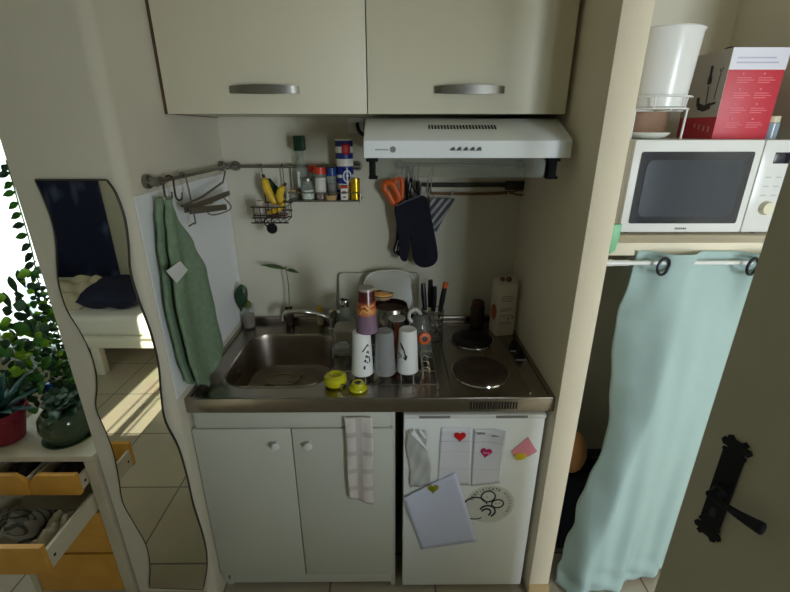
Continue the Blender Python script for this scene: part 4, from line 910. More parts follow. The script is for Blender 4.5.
# plants by the tap
def leaf(mb, base, tip, width, nrm, bend=0.15, n=6):
    base, tip, nrm = Vector(base), Vector(tip), Vector(nrm).normalized()
    ax = tip-base; L = ax.length; sd = ax.cross(nrm).normalized()
    rows = []
    for i in range(n+1):
        s = i/n; w = width*math.sin(PI*min(0.98, 0.04+s**0.8*0.96))*0.5; c = base+ax*s - nrm*bend*L*s*s
        rows.append([c-sd*w+nrm*w*0.25, c, c+sd*w+nrm*w*0.25])
    mb._take([p for r in rows for p in r], [(i*3+k, i*3+k+1, i*3+k+4, i*3+k+3) for i in range(n) for k in range(2)])
t = thing('plant_in_glass', 'drooping leafy cutting in a brown-stained glass at the left back corner', 'plant', (0.04, 0.55, CT))
QX, QY = 0.045, 0.545
MB().lathe([(0.023, 0), (0.025, 0.003), (0.030, 0.105), (0.028, 0.105), (0.023, 0.005), (0, 0.004)], c=(QX, QY, CT-0.0015), n=28).build('glass', M['clear'], t)
MB().lathe([(0.0225, 0.005), (0.026, 0.06), (0, 0.061)], c=(QX, QY, CT-0.0015), n=24).build('murky_water', mat('murky', (120, 96, 66), 0.3), t)
MB().tube([(QX, QY, CT+0.03), (QX+0.004, QY, CT+0.12), (QX+0.012, QY-0.01, CT+0.18), (QX+0.002, QY-0.02, CT+0.20), (QX-0.015, QY-0.02, CT+0.185)], 0.0025, 8, smooth=4).build('stem', M['stem'], t)
l = MB(); leaf(l, (QX-0.004, QY-0.02, CT+0.205), (QX-0.018, QY-0.03, CT+0.085), 0.055, (0.2, -1, 0.1), 0.05); leaf(l, (QX-0.01, QY-0.01, CT+0.18), (QX-0.035, QY-0.01, CT+0.10), 0.035, (0.6, -1, 0), 0.05)
l.build('leaves', M['leaf_dark'], t, solid=0.0008)
l = MB(); leaf(l, (QX+0.006, QY-0.01, CT+0.13), (QX+0.012, QY-0.025, CT+0.085), 0.04, (0.1, -1, 0.3), 0.1); l.build('leaves', mat('leaf_olive', (84, 88, 30), 0.5, var=0.2), t, solid=0.0008)
t = thing('seedling', 'single-stem seedling with two long leaves in a small dark vase', 'plant', (0.218, 0.565, CT))
VX, VY = 0.218, 0.568
MB().lathe([(0.018, 0), (0.020, 0.02), (0.019, 0.05), (0.014, 0.07), (0.017, 0.082), (0.015, 0.082), (0.011, 0.07), (0, 0.06)], c=(VX, VY, CT-0.0015), n=24).build('vase', mat('dark_vase', (58, 46, 38), 0.25, trans=0.2), t)
top_ = at(286, 269, 0.565)
MB().tube([(VX, VY, CT+0.055), (VX+0.006, VY, CT+0.13), (VX+0.008, VY, CT+0.19), top_, top_+Vector((-0.004, 0, 0.012))], 0.0022, 8, smooth=4).build('stem', M['stem'], t)
l = MB(); leaf(l, top_, at(260, 264, 0.55), 0.024, (0, -0.5, 1), 0.05); leaf(l, top_+Vector((0.002, 0, -0.003)), at(299, 272, 0.55), 0.020, (0, -0.5, 1), 0.12)
l.build('leaves', mat('seedling_leaf', (70, 92, 46), 0.5, var=0.2), t, solid=0.0007)
t = thing('soap_bottle', 'small yellow-topped bottle behind the tap', 'bottle', (0.35, 0.575, CT))
MB().lathe([(0.013, 0), (0.015, 0.004), (0.015, 0.05), (0.010, 0.06), (0, 0.06)], c=(0.352, 0.575, CT-0.0015), n=20).build('bottle_body', mat('cream_bottle', (190, 176, 140), 0.4), t)
MB().lathe([(0.0105, 0.0605), (0.0105, 0.085), (0.004, 0.09), (0, 0.09)], c=(0.352, 0.575, CT-0.0015), n=20).build('cap', mat('mustard_cap', (206, 166, 50), 0.4), t)
# carton and dark jar at the right
t = thing('milk_carton', 'tall white carton with orange print at the back right of the hob', 'carton', (1.14, 0.50, CT))
km = Matrix.Translation((1.137, 0.492, CT-0.003)) @ Matrix.Rotation(math.radians(12), 4, 'Z')
MB().box(-0.04, 0.04, -0.036, 0.036, 0.0, 0.225, bev=0.002, mx=km).build('carton_body', mat('carton_white', (206, 196, 180), 0.55, var=0.02), t)
g = MB(); g.prism([(-0.036, 0.225), (0.036, 0.225), (0.004, 0.25), (-0.004, 0.25)], -0.039, 0.039, mx=km @ YZ); g.build('carton_gable', mat('carton_top', (190, 178, 160), 0.55), t, smooth=False)
g = MB().sphere((-0.02, -0.012, 0.243), 0.011, 12, mx=None).sphere((0.004, -0.018, 0.244), 0.012, 12)
bmesh.ops.transform(g.bm, matrix=km, verts=g.bm.verts); g.build('crumpled_seal', mat('brown_seal', (92, 68, 54), 0.5), t)
g = MB().prism(smooth2d([(-0.024, 0.11), (-0.012, 0.13), (0.012, 0.128), (0.024, 0.105), (0.018, 0.075), (0.0, 0.062), (-0.02, 0.08)]), 0, 0.0012, mx=km @ Matrix.Translation((-0.0402, 0, 0)) @ YZ @ Matrix.Diagonal((1, 1, -1, 1)))
g.build('orange_picture', mat('orange_print', (176, 96, 48), 0.55, var=0.15, scale=60), t)
g = MB()
for i, (w, z) in enumerate(((0.05, 0.175), (0.056, 0.165), (0.05, 0.155), (0.054, 0.12), (0.045, 0.112), (0.058, 0.09), (0.05, 0.06), (0.056, 0.052))): g.box(-0.03, -0.03+w, -0.0368, -0.0358, z, z+0.003, mx=km)
g.build('small_print', M['ink_grey'], t, smooth=False)
g = MB().box(0.004, 0.012, -0.0369, -0.0358, 0.076, 0.081, mx=km).box(0.024, 0.030, -0.0369, -0.0358, 0.079, 0.085, mx=km); g.build('print_marks', M['ink'], t, smooth=False)
t = thing('jar', 'dark brown glass jar standing behind the rear hotplate', 'jar', (1.045, 0.56, CT))
MB().lathe([(0.029, 0), (0.031, 0.004), (0.031, 0.085), (0.026, 0.095), (0, 0.095)], c=(1.045, 0.561, CT-0.003), n=28).build('jar_glass', mat('brown_glass', (52, 36, 28), 0.15), t)
MB().lathe([(0.028, 0.0955), (0.028, 0.112), (0.024, 0.116), (0, 0.114)], c=(1.045, 0.561, CT-0.003), n=28).build('lid', mat('brown_lid', (96, 62, 44), 0.35, 0.4), t)

# ================================================================== ALCOVE AT THE RIGHT
sh = tag(MB().box(1.277, 1.908, 0.03, 0.618, 1.365, 1.403, bev=0.002).build('alcove_shelf', M['partition'], None), 'painted shelf board carrying the microwave in the alcove', 'shelf')
mw = thing('microwave', 'white microwave with a dark window on the alcove shelf', 'microwave', (1.6, 0.28, 1.403))
MX0, MX1, MY, MZ0, MZ1 = 1.366, 1.850, 0.12, 1.413, 1.680
MB().box(MX0, MX1, MY+0.018, MY+0.36, MZ0, MZ1, bev=0.005).build('housing', M['white_gloss'], mw)
md = MB().box(MX0, 1.738, MY, MY+0.017, MZ0, MZ1, bev=0.004).build('door', M['white_gloss'], mw)
MB().prism(rounded(1.389, 1.716, 1.441, 1.648, 0.006, 3), 0, 0.002, mx=Matrix.Translation((0, MY, 0)) @ XZ).build('window_pane', mat('dark_glass', (30, 34, 46), 0.08, spec=0.7, var=0.05), md)
g = MB().prism(rounded(1.41, 1.695, 1.462, 1.625, 0.02, 4), 0.002, 0.0028, mx=Matrix.Translation((0, MY, 0)) @ XZ); g.build('inner_window', mat('mesh_glass', (46, 54, 64), 0.14, spec=0.5, var=0.1, scale=4), md)
g = MB()
for i in range(6): g.box(1.535+i*0.006, 1.539+i*0.006, MY-0.0012, MY+0.001, 1.4225, 1.428)
g.build('maker_mark', mat('mark_grey', (90, 92, 98), 0.5), md, smooth=False)
cp = MB().box(1.740, MX1, MY, MY+0.017, MZ0, MZ1, bev=0.004).build('control_panel', M['white_gloss'], mw)
MB().box(1.776, 1.835, MY-0.0015, MY+0.002, 1.615, 1.646, bev=0.001).build('display', mat('display_dark', (26, 26, 40), 0.2), cp)
MB().lathe([(0.021, 0), (0.021, 0.004), (0.017, 0.014), (0, 0.015)], mx=Matrix.Translation((1.795, MY, 1.487)) @ Matrix.Rotation(PI/2, 4, 'X'), n=28).build('dial', mat('dial_ivory', (216, 212, 188), 0.4), cp)
g = MB()
for r_ in range(3):
    for c_ in range(2): g.box(1.768+c_*0.03, 1.784+c_*0.03, MY-0.001, MY+0.001, 1.575-r_*0.026, 1.578-r_*0.026)
g.build('panel_print', mat('panel_grey', (176, 178, 182), 0.5), cp, smooth=False)
g = MB()
for xx in (MX0+0.04, MX1-0.04):
    for yy in (MY+0.05, MY+0.32): MB().lathe([(0.014, 0), (0.014, 0.0105)], c=(xx, yy, 1.403), n=14).build('foot', M['black'], mw)
# wire stand with white bucket on the microwave
WX, WY = 1.458, 0.225
ws_ = thing('wire_stand', 'white wire stand on the microwave holding the white bucket', 'stand', (WX, WY, 1.68))
g = MB(); BZ = 1.763
for z, r_ in ((BZ, 0.088), (BZ+0.032, 0.091)): g.tube([(WX+r_*math.cos(a*PI/16), WY+r_*math.sin(a*PI/16), z) for a in range(32)], 0.0026, 8, closed=True)
g.tube([(WX-0.088, WY, BZ-0.003), (WX+0.088, WY, BZ-0.003)], 0.0022, 6).tube([(WX, WY-0.088, BZ-0.003), (WX, WY+0.088, BZ-0.003)], 0.0022, 6)
for k in range(6): a = k*PI/3; g.tube([(WX+0.088*math.cos(a), WY+0.088*math.sin(a), BZ), (WX+0.091*math.cos(a), WY+0.091*math.sin(a), BZ+0.032)], 0.002, 6)
g.build('wire_ring', M['white_gloss'], ws_)
for a in (-0.62, -0.42, PI*0.75, PI*1.15):
    p = Vector((WX+0.085*math.cos(a), WY+0.085*math.sin(a), BZ)); q = Vector((WX+0.084*math.cos(a), WY+0.084*math.sin(a), 1.6805))
    MB().tube([p, q], 0.003, 8).build('leg', M['white_gloss'], ws_)
bt = thing('bucket', 'white plastic bucket standing in the wire stand on the microwave', 'bucket', (WX, WY, BZ))
MB().lathe([(0.072, 0.0), (0.077, 0.003), (0.086, 0.194), (0.090, 0.200), (0.087, 0.203), (0.083, 0.198), (0.072, 0.006), (0, 0.005)], c=(WX, WY, BZ+0.003), n=48).build('bucket_body', M['white_gloss'], bt)
# hand blender box
bxm = thing('appliance_box', 'red and white hand blender box standing on the microwave', 'box', (1.70, 0.33, 1.68))
ax0, ax1, ay0, ay1, az0, az1 = 1.632, 1.795, 0.195, 0.37, 1.6805, 1.922
Bm = MB().box(ax0, ax1, ay0, ay1, az0, az1, bev=0.0015).build('carton', mat('box_red', (190, 54, 68), 0.45, var=0.03), bxm)
MB().box(ax0-0.0006, ax1+0.0006, ay0-0.0006, ay1, az1-0.055, az1+0.0008).build('white_band', mat('box_white', (214, 214, 226), 0.5, var=0.01), bxm, smooth=False)
MB().box(ax0-0.0008, ax0+0.0002, ay0-0.0008, ay1, az0+0.062, az1+0.0004).build('grey_side', mat('box_grey', (178, 172, 164), 0.5, var=0.03), bxm, smooth=False)
g = MB()
def sidep(y, z, dx=-0.0012): return (ax0+dx, y, z)
g.tube([sidep(0.255, 1.775), sidep(0.258, 1.80), sidep(0.262, 1.83)], 0.0025, 6).tube([sidep(0.262, 1.835), sidep(0.264, 1.855)], 0.009, 8).tube([sidep(0.264, 1.855), sidep(0.266, 1.885)], 0.006, 8)
g.tube([sidep(0.225, 1.79), sidep(0.222, 1.86)], 0.002, 6).tube([sidep(0.215, 1.875), sidep(0.222, 1.862), sidep(0.228, 1.873)], 0.0022, 6)
g.tube([sidep(0.235, 1.775), sidep(0.262, 1.768), sidep(0.29, 1.775)], 0.009, 8).tube([sidep(0.292, 1.775), sidep(0.298, 1.80)], 0.007, 8).tube([sidep(0.235, 1.778), sidep(0.215, 1.782)], 0.004, 6)
bmesh.ops.transform(g.bm, matrix=Matrix.Translation((ax0-0.001, 0, 0)) @ Matrix.Diagonal((0.12, 1, 1, 1)) @ Matrix.Translation((-ax0+0.001, 0, 0)), verts=g.bm.verts)
g.build('blender_picture', mat('picture_dark', (44, 44, 44), 0.5), bxm)
g = MB()
for i in range(2):
    x_ = ax0+0.03+i*0.062
    for j in range(4):
        z_ = 1.845-j*0.04
        for k_, w_ in enumerate((0.042, 0.05, 0.036)): g.box(x_, x_+w_, ay0-0.0012, ay0, z_-k_*0.006, z_-k_*0.006+0.0022)
        g.box(x_+0.012, x_+0.018, ay0-0.0013, ay0, z_+0.009, z_+0.014)
g.build('front_print', mat('print_pink', (216, 110, 122), 0.5), bxm, smooth=False)
g = MB()
for k_, w_ in enumerate((0.11, 0.12)): g.box(ax0+0.018, ax0+0.018+w_, ay0-0.0014, ay0-0.0005, 1.895-k_*0.012, 1.899-k_*0.012)
g.build('band_print', mat('print_lilac', (178, 178, 200), 0.5), bxm, smooth=False)
g = MB()
for k_ in range(4): g.box(ax0-0.0014, ax0-0.0004, 0.215+k_*0.022, 0.222+k_*0.022, 1.70+0.004*k_, 1.716+0.003*k_)
g.build('side_print', mat('print_rose', (206, 140, 136), 0.5), bxm, smooth=False)
MB().tube([(ax0+0.04, 0.30, az1), (ax0+0.055, 0.30, az1+0.014), (ax0+0.09, 0.30, az1+0.014), (ax0+0.105, 0.30, az1)], 0.004, 8, smooth=4).build('carry_handle', M['black'], bxm)
o = MB().box(1.39, 1.585, 0.36, 0.455, 1.6805, 1.80, bev=0.002).build('cardboard_box', mat('brown_card', (150, 118, 96), 0.8, var=0.06), None); tag(o, 'plain brown cardboard box on the microwave behind the bucket', 'box')
o = MB().lathe([(0.03, 0), (0.05, 0.006), (0.062, 0.016), (0.060, 0.018), (0.04, 0.008), (0, 0.006)], c=(1.445, 0.215, 1.681), n=32).build('saucer', M['white_lam'], None); tag(o, 'small pale saucer on the microwave under the bucket', 'saucer')
t = thing('jar', 'squat clear jar with cream lid right of the red box', 'jar', (1.825, 0.22, 1.68))
MB().lathe([(0.021, 0), (0.022, 0.045), (0, 0.046)], c=(1.824, 0.225, 1.6805), n=24).build('jar_glass', mat('bluish_jar', (168, 190, 206), 0.15, trans=0.3), t)
MB().lathe([(0.02, 0.0465), (0.02, 0.064), (0, 0.065)], c=(1.824, 0.225, 1.6805), n=24).build('lid', mat('cream_lid', (214, 204, 176), 0.4), t)
t = thing('teal_tin', 'teal tin at the far end of the microwave', 'tin', (1.84, 0.3, 1.68))
MB().lathe([(0.022, 0), (0.022, 0.07), (0, 0.071)], c=(1.826, 0.30, 1.6805), n=24).build('tin_body', mat('teal_metal', (44, 110, 112), 0.35), t)
MB().lathe([(0.023, 0.0715), (0.023, 0.08), (0, 0.081)], c=(1.826, 0.30, 1.6805), n=24).build('lid', mat('teal_lid', (30, 80, 84), 0.35), t)

# curtain on its rod
RZ_ = 1.352
rd = thing('curtain_rod', 'white curtain rod spanning the alcove below the shelf', 'rod', (1.59, 0.0, RZ_))
MB().tube([(1.2765, 0.0, RZ_), (1.909, 0.0, RZ_)], 0.0065, 14).build('bar', M['white_gloss'], rd)
MB().tube([(1.2755, 0.0, RZ_), (1.30, 0.0, RZ_)], 0.010, 14).tube([(1.30, 0.0, RZ_), (1.345, 0.0, RZ_)], 0.0085, 14).build('end_fitting', M['white_gloss'], rd)
ct = thing('curtain', 'sage green curtain hanging from the rod across the alcove', 'curtain', (1.6, 0.0, 0.02))
def xl(v): return tw_in(v, [(0, 1.378), (0.12, 1.384), (0.45, 1.402), (0.75, 1.352), (0.9, 1.332), (1.0, 1.318)])
def curtf(u, v):
    x = xl(v) + (1.895 - xl(v))*u
    z = 1.385 - 1.36*v - (0.004 if v < 0.02 else 0)
    k = max(0.0, 1-v*6)                                     # weave over and under the rod at the top
    wv_ = -0.022*math.tanh((1.437-x)/0.02)*math.tanh((1.54-x)/0.02)*math.tanh((1.69-x)/0.02)
    xr = 1.56 - 0.17*v                                     # the long ridge fold
    d_ = x - xr
    rd_ = math.sqrt(d_*d_+0.0006)
    ridge = -0.115 + (1.35*rd_ if d_ < 0 else 1.35*0.0245 + 0.30*(rd_-0.0245))
    f2 = 0.012*math.sin(x*38+v*3)*v + 0.006*math.sin(x*75-v*5)*v
    wr = 0.006*math.sin(z*60+x*30)*max(0, (v-0.86)/0.14)**1 + 0.004*math.sin(v*55)*max(0, 1-u*9)
    y = k*(-wv_) + (1-k)*(ridge*min(1, v*2.2+0.15) + 0.03 + f2 + wr)
    return (x, y, z)
MB().grid(curtf, 110, 120).build('curtain_cloth', M['curtain'], ct, solid=0.0012)
for gx in (1.437, 1.690):
    g = MB().tube([(gx+0.022*math.cos(a*PI/12), 0.0, RZ_-0.006+0.024*math.sin(a*PI/12)) for a in range(24)], 0.0042, 8, closed=True)
    bmesh.ops.transform(g.bm, matrix=Matrix.Translation((gx, 0, 0)) @ Matrix.Rotation(math.radians(20), 4, 'Z') @ Matrix.Translation((-gx, 0, 0)), verts=g.bm.verts)
    bmesh.ops.translate(g.bm, verts=g.bm.verts, vec=(0, -0.018, 0)); g.build('grommet', mat('grommet_metal', (60, 62, 66), 0.35, 0.9), ct)
# green clip on the partition edge
o = MB().prism([(p.x, p.z) for p in (at(612.5, 225, 0.0), at(622.5, 224.5, 0.0), at(620, 236, 0.0), at(615.5, 251, 0.0), at(609.5, 254, 0.0))], -0.016, 0.0, mx=XZ, bev=0.002).build('peg', mat('mint_plastic', (122, 194, 146), 0.4), None)
tag(o, 'mint green plastic peg by the partition edge above the rod', 'peg')
# what shows in the gap beside the curtain
t = thing('suitcase', 'dark navy suitcase standing behind the curtain', 'suitcase', (1.47, 0.3, 0))
MB().box(1.30, 1.70, 0.15, 0.36, 0.02, 0.402, bev=0.03, seg=3).build('shell', M['navy_cloth'], t)
MB().tube([(1.50, 0.25, 0.400), (1.50, 0.25, 0.427), (1.60, 0.25, 0.427), (1.60, 0.25, 0.400)], 0.008, 8, smooth=3).build('handle', M['black'], t)
g = MB()
for xx in (1.34, 1.66):
    for yy in (0.19, 0.32): MB().lathe([(0.012, 0), (0.012, 0.024)], c=(xx, yy, 0.0), n=12).build('foot', M['black'], t)
o = MB().sphere((1.392, 0.22, 0.495), 0.095, 20, sc=(0.62, 0.7, 1.0)).build('paper_bag', mat('tan_paper', (206, 150, 98), 0.8, var=0.1, scale=12), None); tag(o, 'rounded tan bag on the suitcase in the gap beside the curtain', 'bag')

# ================================================================== LEFT: MIRROR, CHEST, PLANTS
mr = thing('wall_mirror', 'tall wavy frameless mirror on the left wall', 'mirror', (-0.13, -0.065, 0.06))
Lp = [(35, 180), (44, 200), (52, 222), (56, 243), (57, 265), (59, 285), (67, 310), (82, 335), (93, 360), (97, 385), (96, 408), (106, 432), (114, 455), (119, 480), (123, 503), (135, 525), (146, 545), (150, 566), (149, 588)]
Rp = [(203, 590), (207, 565), (204, 541), (193, 505), (187, 478), (178, 448), (165, 422), (161, 398), (158, 365), (150, 332), (138, 300), (130, 272), (128, 245), (124, 218), (115, 193), (106, 180)]
MYY = -0.07
def mp_(l): return [(p.x, p.z) for p in (at(u, v, MYY) for u, v in l)]
out = []
for l in (Lp, Rp):
    v3 = spline([Vector((x, z, 0)) for x, z in mp_(l)], 4); out += [(v.x, v.y) for v in v3]
M['mirror'] = mat('mirror_silver', (228, 226, 214), 0.015, 1.0, var=0.0)
MB().prism(out, 0.003, 0.006, mx=Matrix.Translation((0, -0.064, 0)) @ XZ).build('mirror_glass', M['mirror'], mr, smooth=False)
ed = [Vector((x, -0.0685, z)) for x, z in out]
MB().tube(ed, 0.0026, 6, closed=True).build('mirror_edge', mat('mirror_edge', (60, 58, 48), 0.4, 0.3), mr)
MB().prism([(x, z) for x, z in out], 0.0, 0.0028, mx=Matrix.Translation((0, -0.0615, 0)) @ XZ).build('backing', M['slot'], mr, smooth=False)

# chest of drawers under the window
cx0, cx1, cy0, cy1, cz = -0.645, -0.283, -0.075, 0.34, 0.738
ch = thing('chest_of_drawers', 'narrow white chest with ochre drawer fronts, upper drawers pulled open', 'chest', ((cx0+cx1)/2, 0.17, 0))
g = MB().box(cx0, cx0+0.022, cy0, cy1, 0, cz-0.022).box(cx1-0.034, cx1, cy0, cy1, 0, cz-0.022).box(cx0, cx1, cy0, cy1, cz-0.022, cz, bev=0.002).box(cx0+0.022, cx1-0.022, cy1-0.01, cy1, 0.03, cz-0.022).box(cx0+0.022, cx1-0.022, cy0, cy1-0.01, 0.090, 0.115)
g.build('carcass', M['chest_white'], ch)
def drawer(x0, x1, z0, z1, pull, notch):
    y0 = cy0 - pull + 0.002; hgt = z1-z0
    d = MB()
    d.box(x0+0.004, x0+0.014, y0+0.016, y0+0.37, z0+0.006, z0+hgt*0.72).box(x1-0.014, x1-0.004, y0+0.016, y0+0.37, z0+0.006, z0+hgt*0.72).box(x0+0.014, x1-0.014, y0+0.016, y0+0.37, z0+0.006, z0+0.012).box(x0+0.014, x1-0.014, y0+0.36, y0+0.37, z0+0.012, z0+hgt*0.72)
    o = d.build('drawer', M['chest_white'], ch, smooth=False)
    a_ = [(x0+0.002, z0), (x1-0.002, z0), (x1-0.002, z1), (x0+0.002, z1)]
    if notch == 'l': a_ = [(x0+0.002, z0), (x1-0.002, z0), (x1-0.002, z1), (x0+0.034, z1), (x0+0.012, z1-0.018), (x0+0.002, z1-0.04)]
    if notch == 'r': a_ = [(x0+0.002, z0), (x1-0.002, z0), (x1-0.002, z1-0.04), (x1-0.012, z1-0.018), (x1-0.034, z1), (x0+0.002, z1)]
    MB().prism(a_, -0.016, 0.0, mx=Matrix.Translation((0, y0, 0)) @ XZ, bev=0.001).build('drawer_front', M['ochre'], o)
    g_ = MB().lathe([(0.005, 0), (0.005, 0.0006), (0, 0.0006)], mx=Matrix.Translation((x1-0.004, y0+0.035, z0+hgt*0.35)) @ Matrix.Rotation(PI/2, 4, 'Y'), n=14)
    g_.build('cam_hole', M['slot'], o)
    return o
ix0, ix1, im = cx0+0.024, cx1-0.036, (cx0+cx1)/2-0.012
drawer(ix0, im-0.001, 0.622, 0.700, 0.045, 'r'); drawer(im+0.001, ix1, 0.622, 0.700, 0.045, 'l')
drawer(ix0, ix1, 0.505, 0.608, 0.222, None)
drawer(ix0, ix1, 0.312, 0.497, 0.0, None); drawer(ix0, ix1, 0.120, 0.300, 0.0, None)
# in the open drawer
def crumple(x0, x1, y0, y1, z, h, seed, n=18):
    rnd = random.Random(seed); ph = [rnd.uniform(0, 6) for _ in range(6)]
    def f(u, v):
        e = min(1, 5*min(u, 1-u, v, 1-v)); s_ = 0.5+0.22*math.sin(9*u+ph[0])*math.cos(7*v+ph[1])+0.16*math.sin(17*u+ph[2]+5*v)+0.12*math.sin(23*v+ph[3]-9*u)
        return (x0+(x1-x0)*u+0.004*math.sin(9*v+ph[4]), y0+(y1-y0)*v+0.004*math.sin(8*u+ph[5]), z+h*s_*e)
    return MB().grid(f, n, n)
swirl = bpy.data.materials.new('swirl_cotton'); swirl.use_nodes = True; nt = swirl.node_tree
tc = nt.nodes.new('ShaderNodeTexCoord'); w_ = nt.nodes.new('ShaderNodeTexWave'); w_.wave_type = 'RINGS'; w_.rings_direction = 'SPHERICAL'; w_.inputs['Scale'].default_value = 22; w_.inputs['Distortion'].default_value = 2
r_ = nt.nodes.new('ShaderNodeValToRGB'); r_.color_ramp.elements[0].position = 0.05; r_.color_ramp.elements[1].position = 0.3; r_.color_ramp.elements[0].color = lin((48, 48, 46)); r_.color_ramp.elements[1].color = lin((112, 108, 98))
nt.links.new(tc.outputs['Object'], w_.inputs['Vector']); nt.links.new(w_.outputs['Fac'], r_.inputs['Fac']); nt.links.new(r_.outputs['Color'], nt.nodes['Principled BSDF'].inputs['Base Color']); nt.nodes['Principled BSDF'].inputs['Roughness'].default_value = 0.9
dz_ = 0.520
tag(crumple(-0.60, -0.44, -0.262, -0.09, dz_, 0.075, 3).build('folded_shirt', swirl, None, solid=0.006, soffset=1), 'grey swirl-patterned shirt folded in the open wide drawer', 'shirt')
tag(crumple(-0.425, -0.335, -0.255, -0.09, dz_, 0.055, 5).build('folded_cloth', mat('grey_beige_cloth', (150, 142, 122), 0.9, var=0.1), None, solid=0.006, soffset=1), 'plain grey-beige cloth at the right side of the open drawer', 'cloth')
tag(crumple(-0.60, -0.47, -0.276, -0.266, dz_, 0.07, 9).build('plastic_bag', mat('shiny_film', (206, 206, 206), 0.15, trans=0.2, var=0.05), None, solid=0.001, soffset=1), 'shiny crumpled plastic bag at the front of the open drawer', 'bag')

dk = mat('dark_clothes', (38, 36, 40), 0.9, var=0.2, scale=30)
tag(crumple(ix0+0.02, im-0.02, -0.095, 0.10, 0.636, 0.05, 31).build('folded_garment', dk, None, solid=0.006, soffset=1), 'dark top folded in the left small drawer of the chest', 'clothes')
tag(crumple(im+0.02, ix1-0.02, -0.095, 0.10, 0.636, 0.05, 33).build('folded_garment', dk, None, solid=0.006, soffset=1), 'dark top folded in the right small drawer of the chest', 'clothes')
# pots on the chest
pt = thing('potted_succulent', 'spiky blue-green succulent in a dark red pot on the chest', 'plant', (-0.655, 0.06, cz))
RX, RY = -0.615, 0.01
MB().lathe([(0.038, 0), (0.046, 0.004), (0.068, 0.095), (0.075, 0.10), (0.075, 0.118), (0.069, 0.118), (0.062, 0.10), (0, 0.10)], c=(RX, RY, cz+0.001), n=36).build('pot', mat('red_pot', (116, 26, 40), 0.4, var=0.08), pt)
MB().lathe([(0.057, 0.1005), (0.03, 0.106), (0, 0.108)], c=(RX, RY, cz+0.001), n=24).build('soil', M['soil'], pt)
l = MB()
for i in range(24):
    a_ = i*2.4; e_ = 0.25+1.1*(i/24); L_s = 0.13+0.03*math.sin(i*3)
    bs = Vector((RX, RY, cz+0.105)); d_ = Vector((math.cos(a_)*math.cos(e_), math.sin(a_)*math.cos(e_), math.sin(e_)))
    leaf(l, bs, bs+d_*L_s, 0.026, (-d_.x*0.5, -d_.y*0.5, 1) if e_ < 1.2 else (1, 0, 0.2), 0.12)
l.build('leaves', M['leaf_teal'], pt, solid=0.003)
gp = thing('glass_planter', 'round green glass bowl of dark cuttings on the chest', 'plant', (-0.46, 0.11, cz))
GX_, GY_ = -0.425, 0.03
MB().lathe([(0.050, 0), (0.064, 0.006), (0.078, 0.05), (0.073, 0.085), (0.058, 0.104), (0.056, 0.104), (0.070, 0.083), (0.074, 0.05), (0.060, 0.01), (0, 0.008)], c=(GX_, GY_, cz+0.0015), n=36).build('bowl', mat('green_glass', (92, 112, 84), 0.12, trans=0.6, var=0.03), gp)
MB().lathe([(0.05, 0.010), (0.063, 0.045), (0.060, 0.066), (0, 0.07)], c=(GX_, GY_, cz+0.0015), n=30).build('water', mat('dark_water', (58, 62, 42), 0.2, trans=0.2), gp)
MB().lathe([(0.056, 0), (0.075, 0.0005), (0.078, 0.006), (0.06, 0.0015)], c=(GX_, GY_, cz+0.0005), n=36, cap=False).build('saucer', M['leaf_dark'], gp)
l = MB(); rnd = random.Random(4)
for i in range(26):
    a_ = rnd.uniform(0, 6.28); r__ = rnd.uniform(0.0, 0.045); bs = Vector((GX_+r__*math.cos(a_), GY_+r__*math.sin(a_), cz+0.085+rnd.uniform(0, 0.05)))
    leaf(l, bs, bs+Vector((math.cos(a_)*0.045, math.sin(a_)*0.045-0.01, rnd.uniform(-0.01, 0.05))), 0.035, (0, -0.3, 1), 0.25)
l.build('leaves', M['leaf_dark'], gp, solid=0.0008)
mg = thing('mug', 'dark mug standing behind the glass bowl on the chest', 'mug', (-0.53, 0.22, cz))
o = MB().lathe([(0.03, 0), (0.036, 0.004), (0.038, 0.10), (0.035, 0.10), (0.033, 0.01), (0, 0.008)], c=(-0.535, 0.225, cz+0.001), n=30).build('mug_body', mat('dark_mug', (52, 44, 42), 0.3), mg)
MB().tube([(-0.498, 0.225, cz+0.08), (-0.475, 0.225, cz+0.08), (-0.47, 0.225, cz+0.05), (-0.498, 0.225, cz+0.025)], 0.005, 8, smooth=4).build('handle', mat('dark_mug', (52, 44, 42), 0.3), mg)
q_ = [at(u, v, 0.035) for u, v in ((38, 394), (49, 391), (55, 399), (42, 408))]
g = MB(); g._take([p for p in q_]+[p+Vector((0.004, 0.03, -0.004)) for p in q_], [(0, 1, 2, 3), (4, 5, 6, 7), (0, 1, 5, 4), (1, 2, 6, 5), (2, 3, 7, 6), (3, 0, 4, 7)])
# small blue phone-like case leaning on the pots
cs = thing('watering_bottle', 'glossy blue plastic watering bottle among the pots on the chest', 'watering bottle', (-0.525, 0.12, cz))
w0 = Vector((-0.525, 0.12, cz+0.0))
MB().lathe([(0.024, 0), (0.027, 0.006), (0.027, 0.10), (0.010, 0.125), (0.008, 0.145), (0, 0.146)], c=w0+Vector((0, 0, 0.001)), n=28).build('bottle_body', mat('blue_gloss', (40, 86, 170), 0.12, trans=0.2, var=0.05), cs)

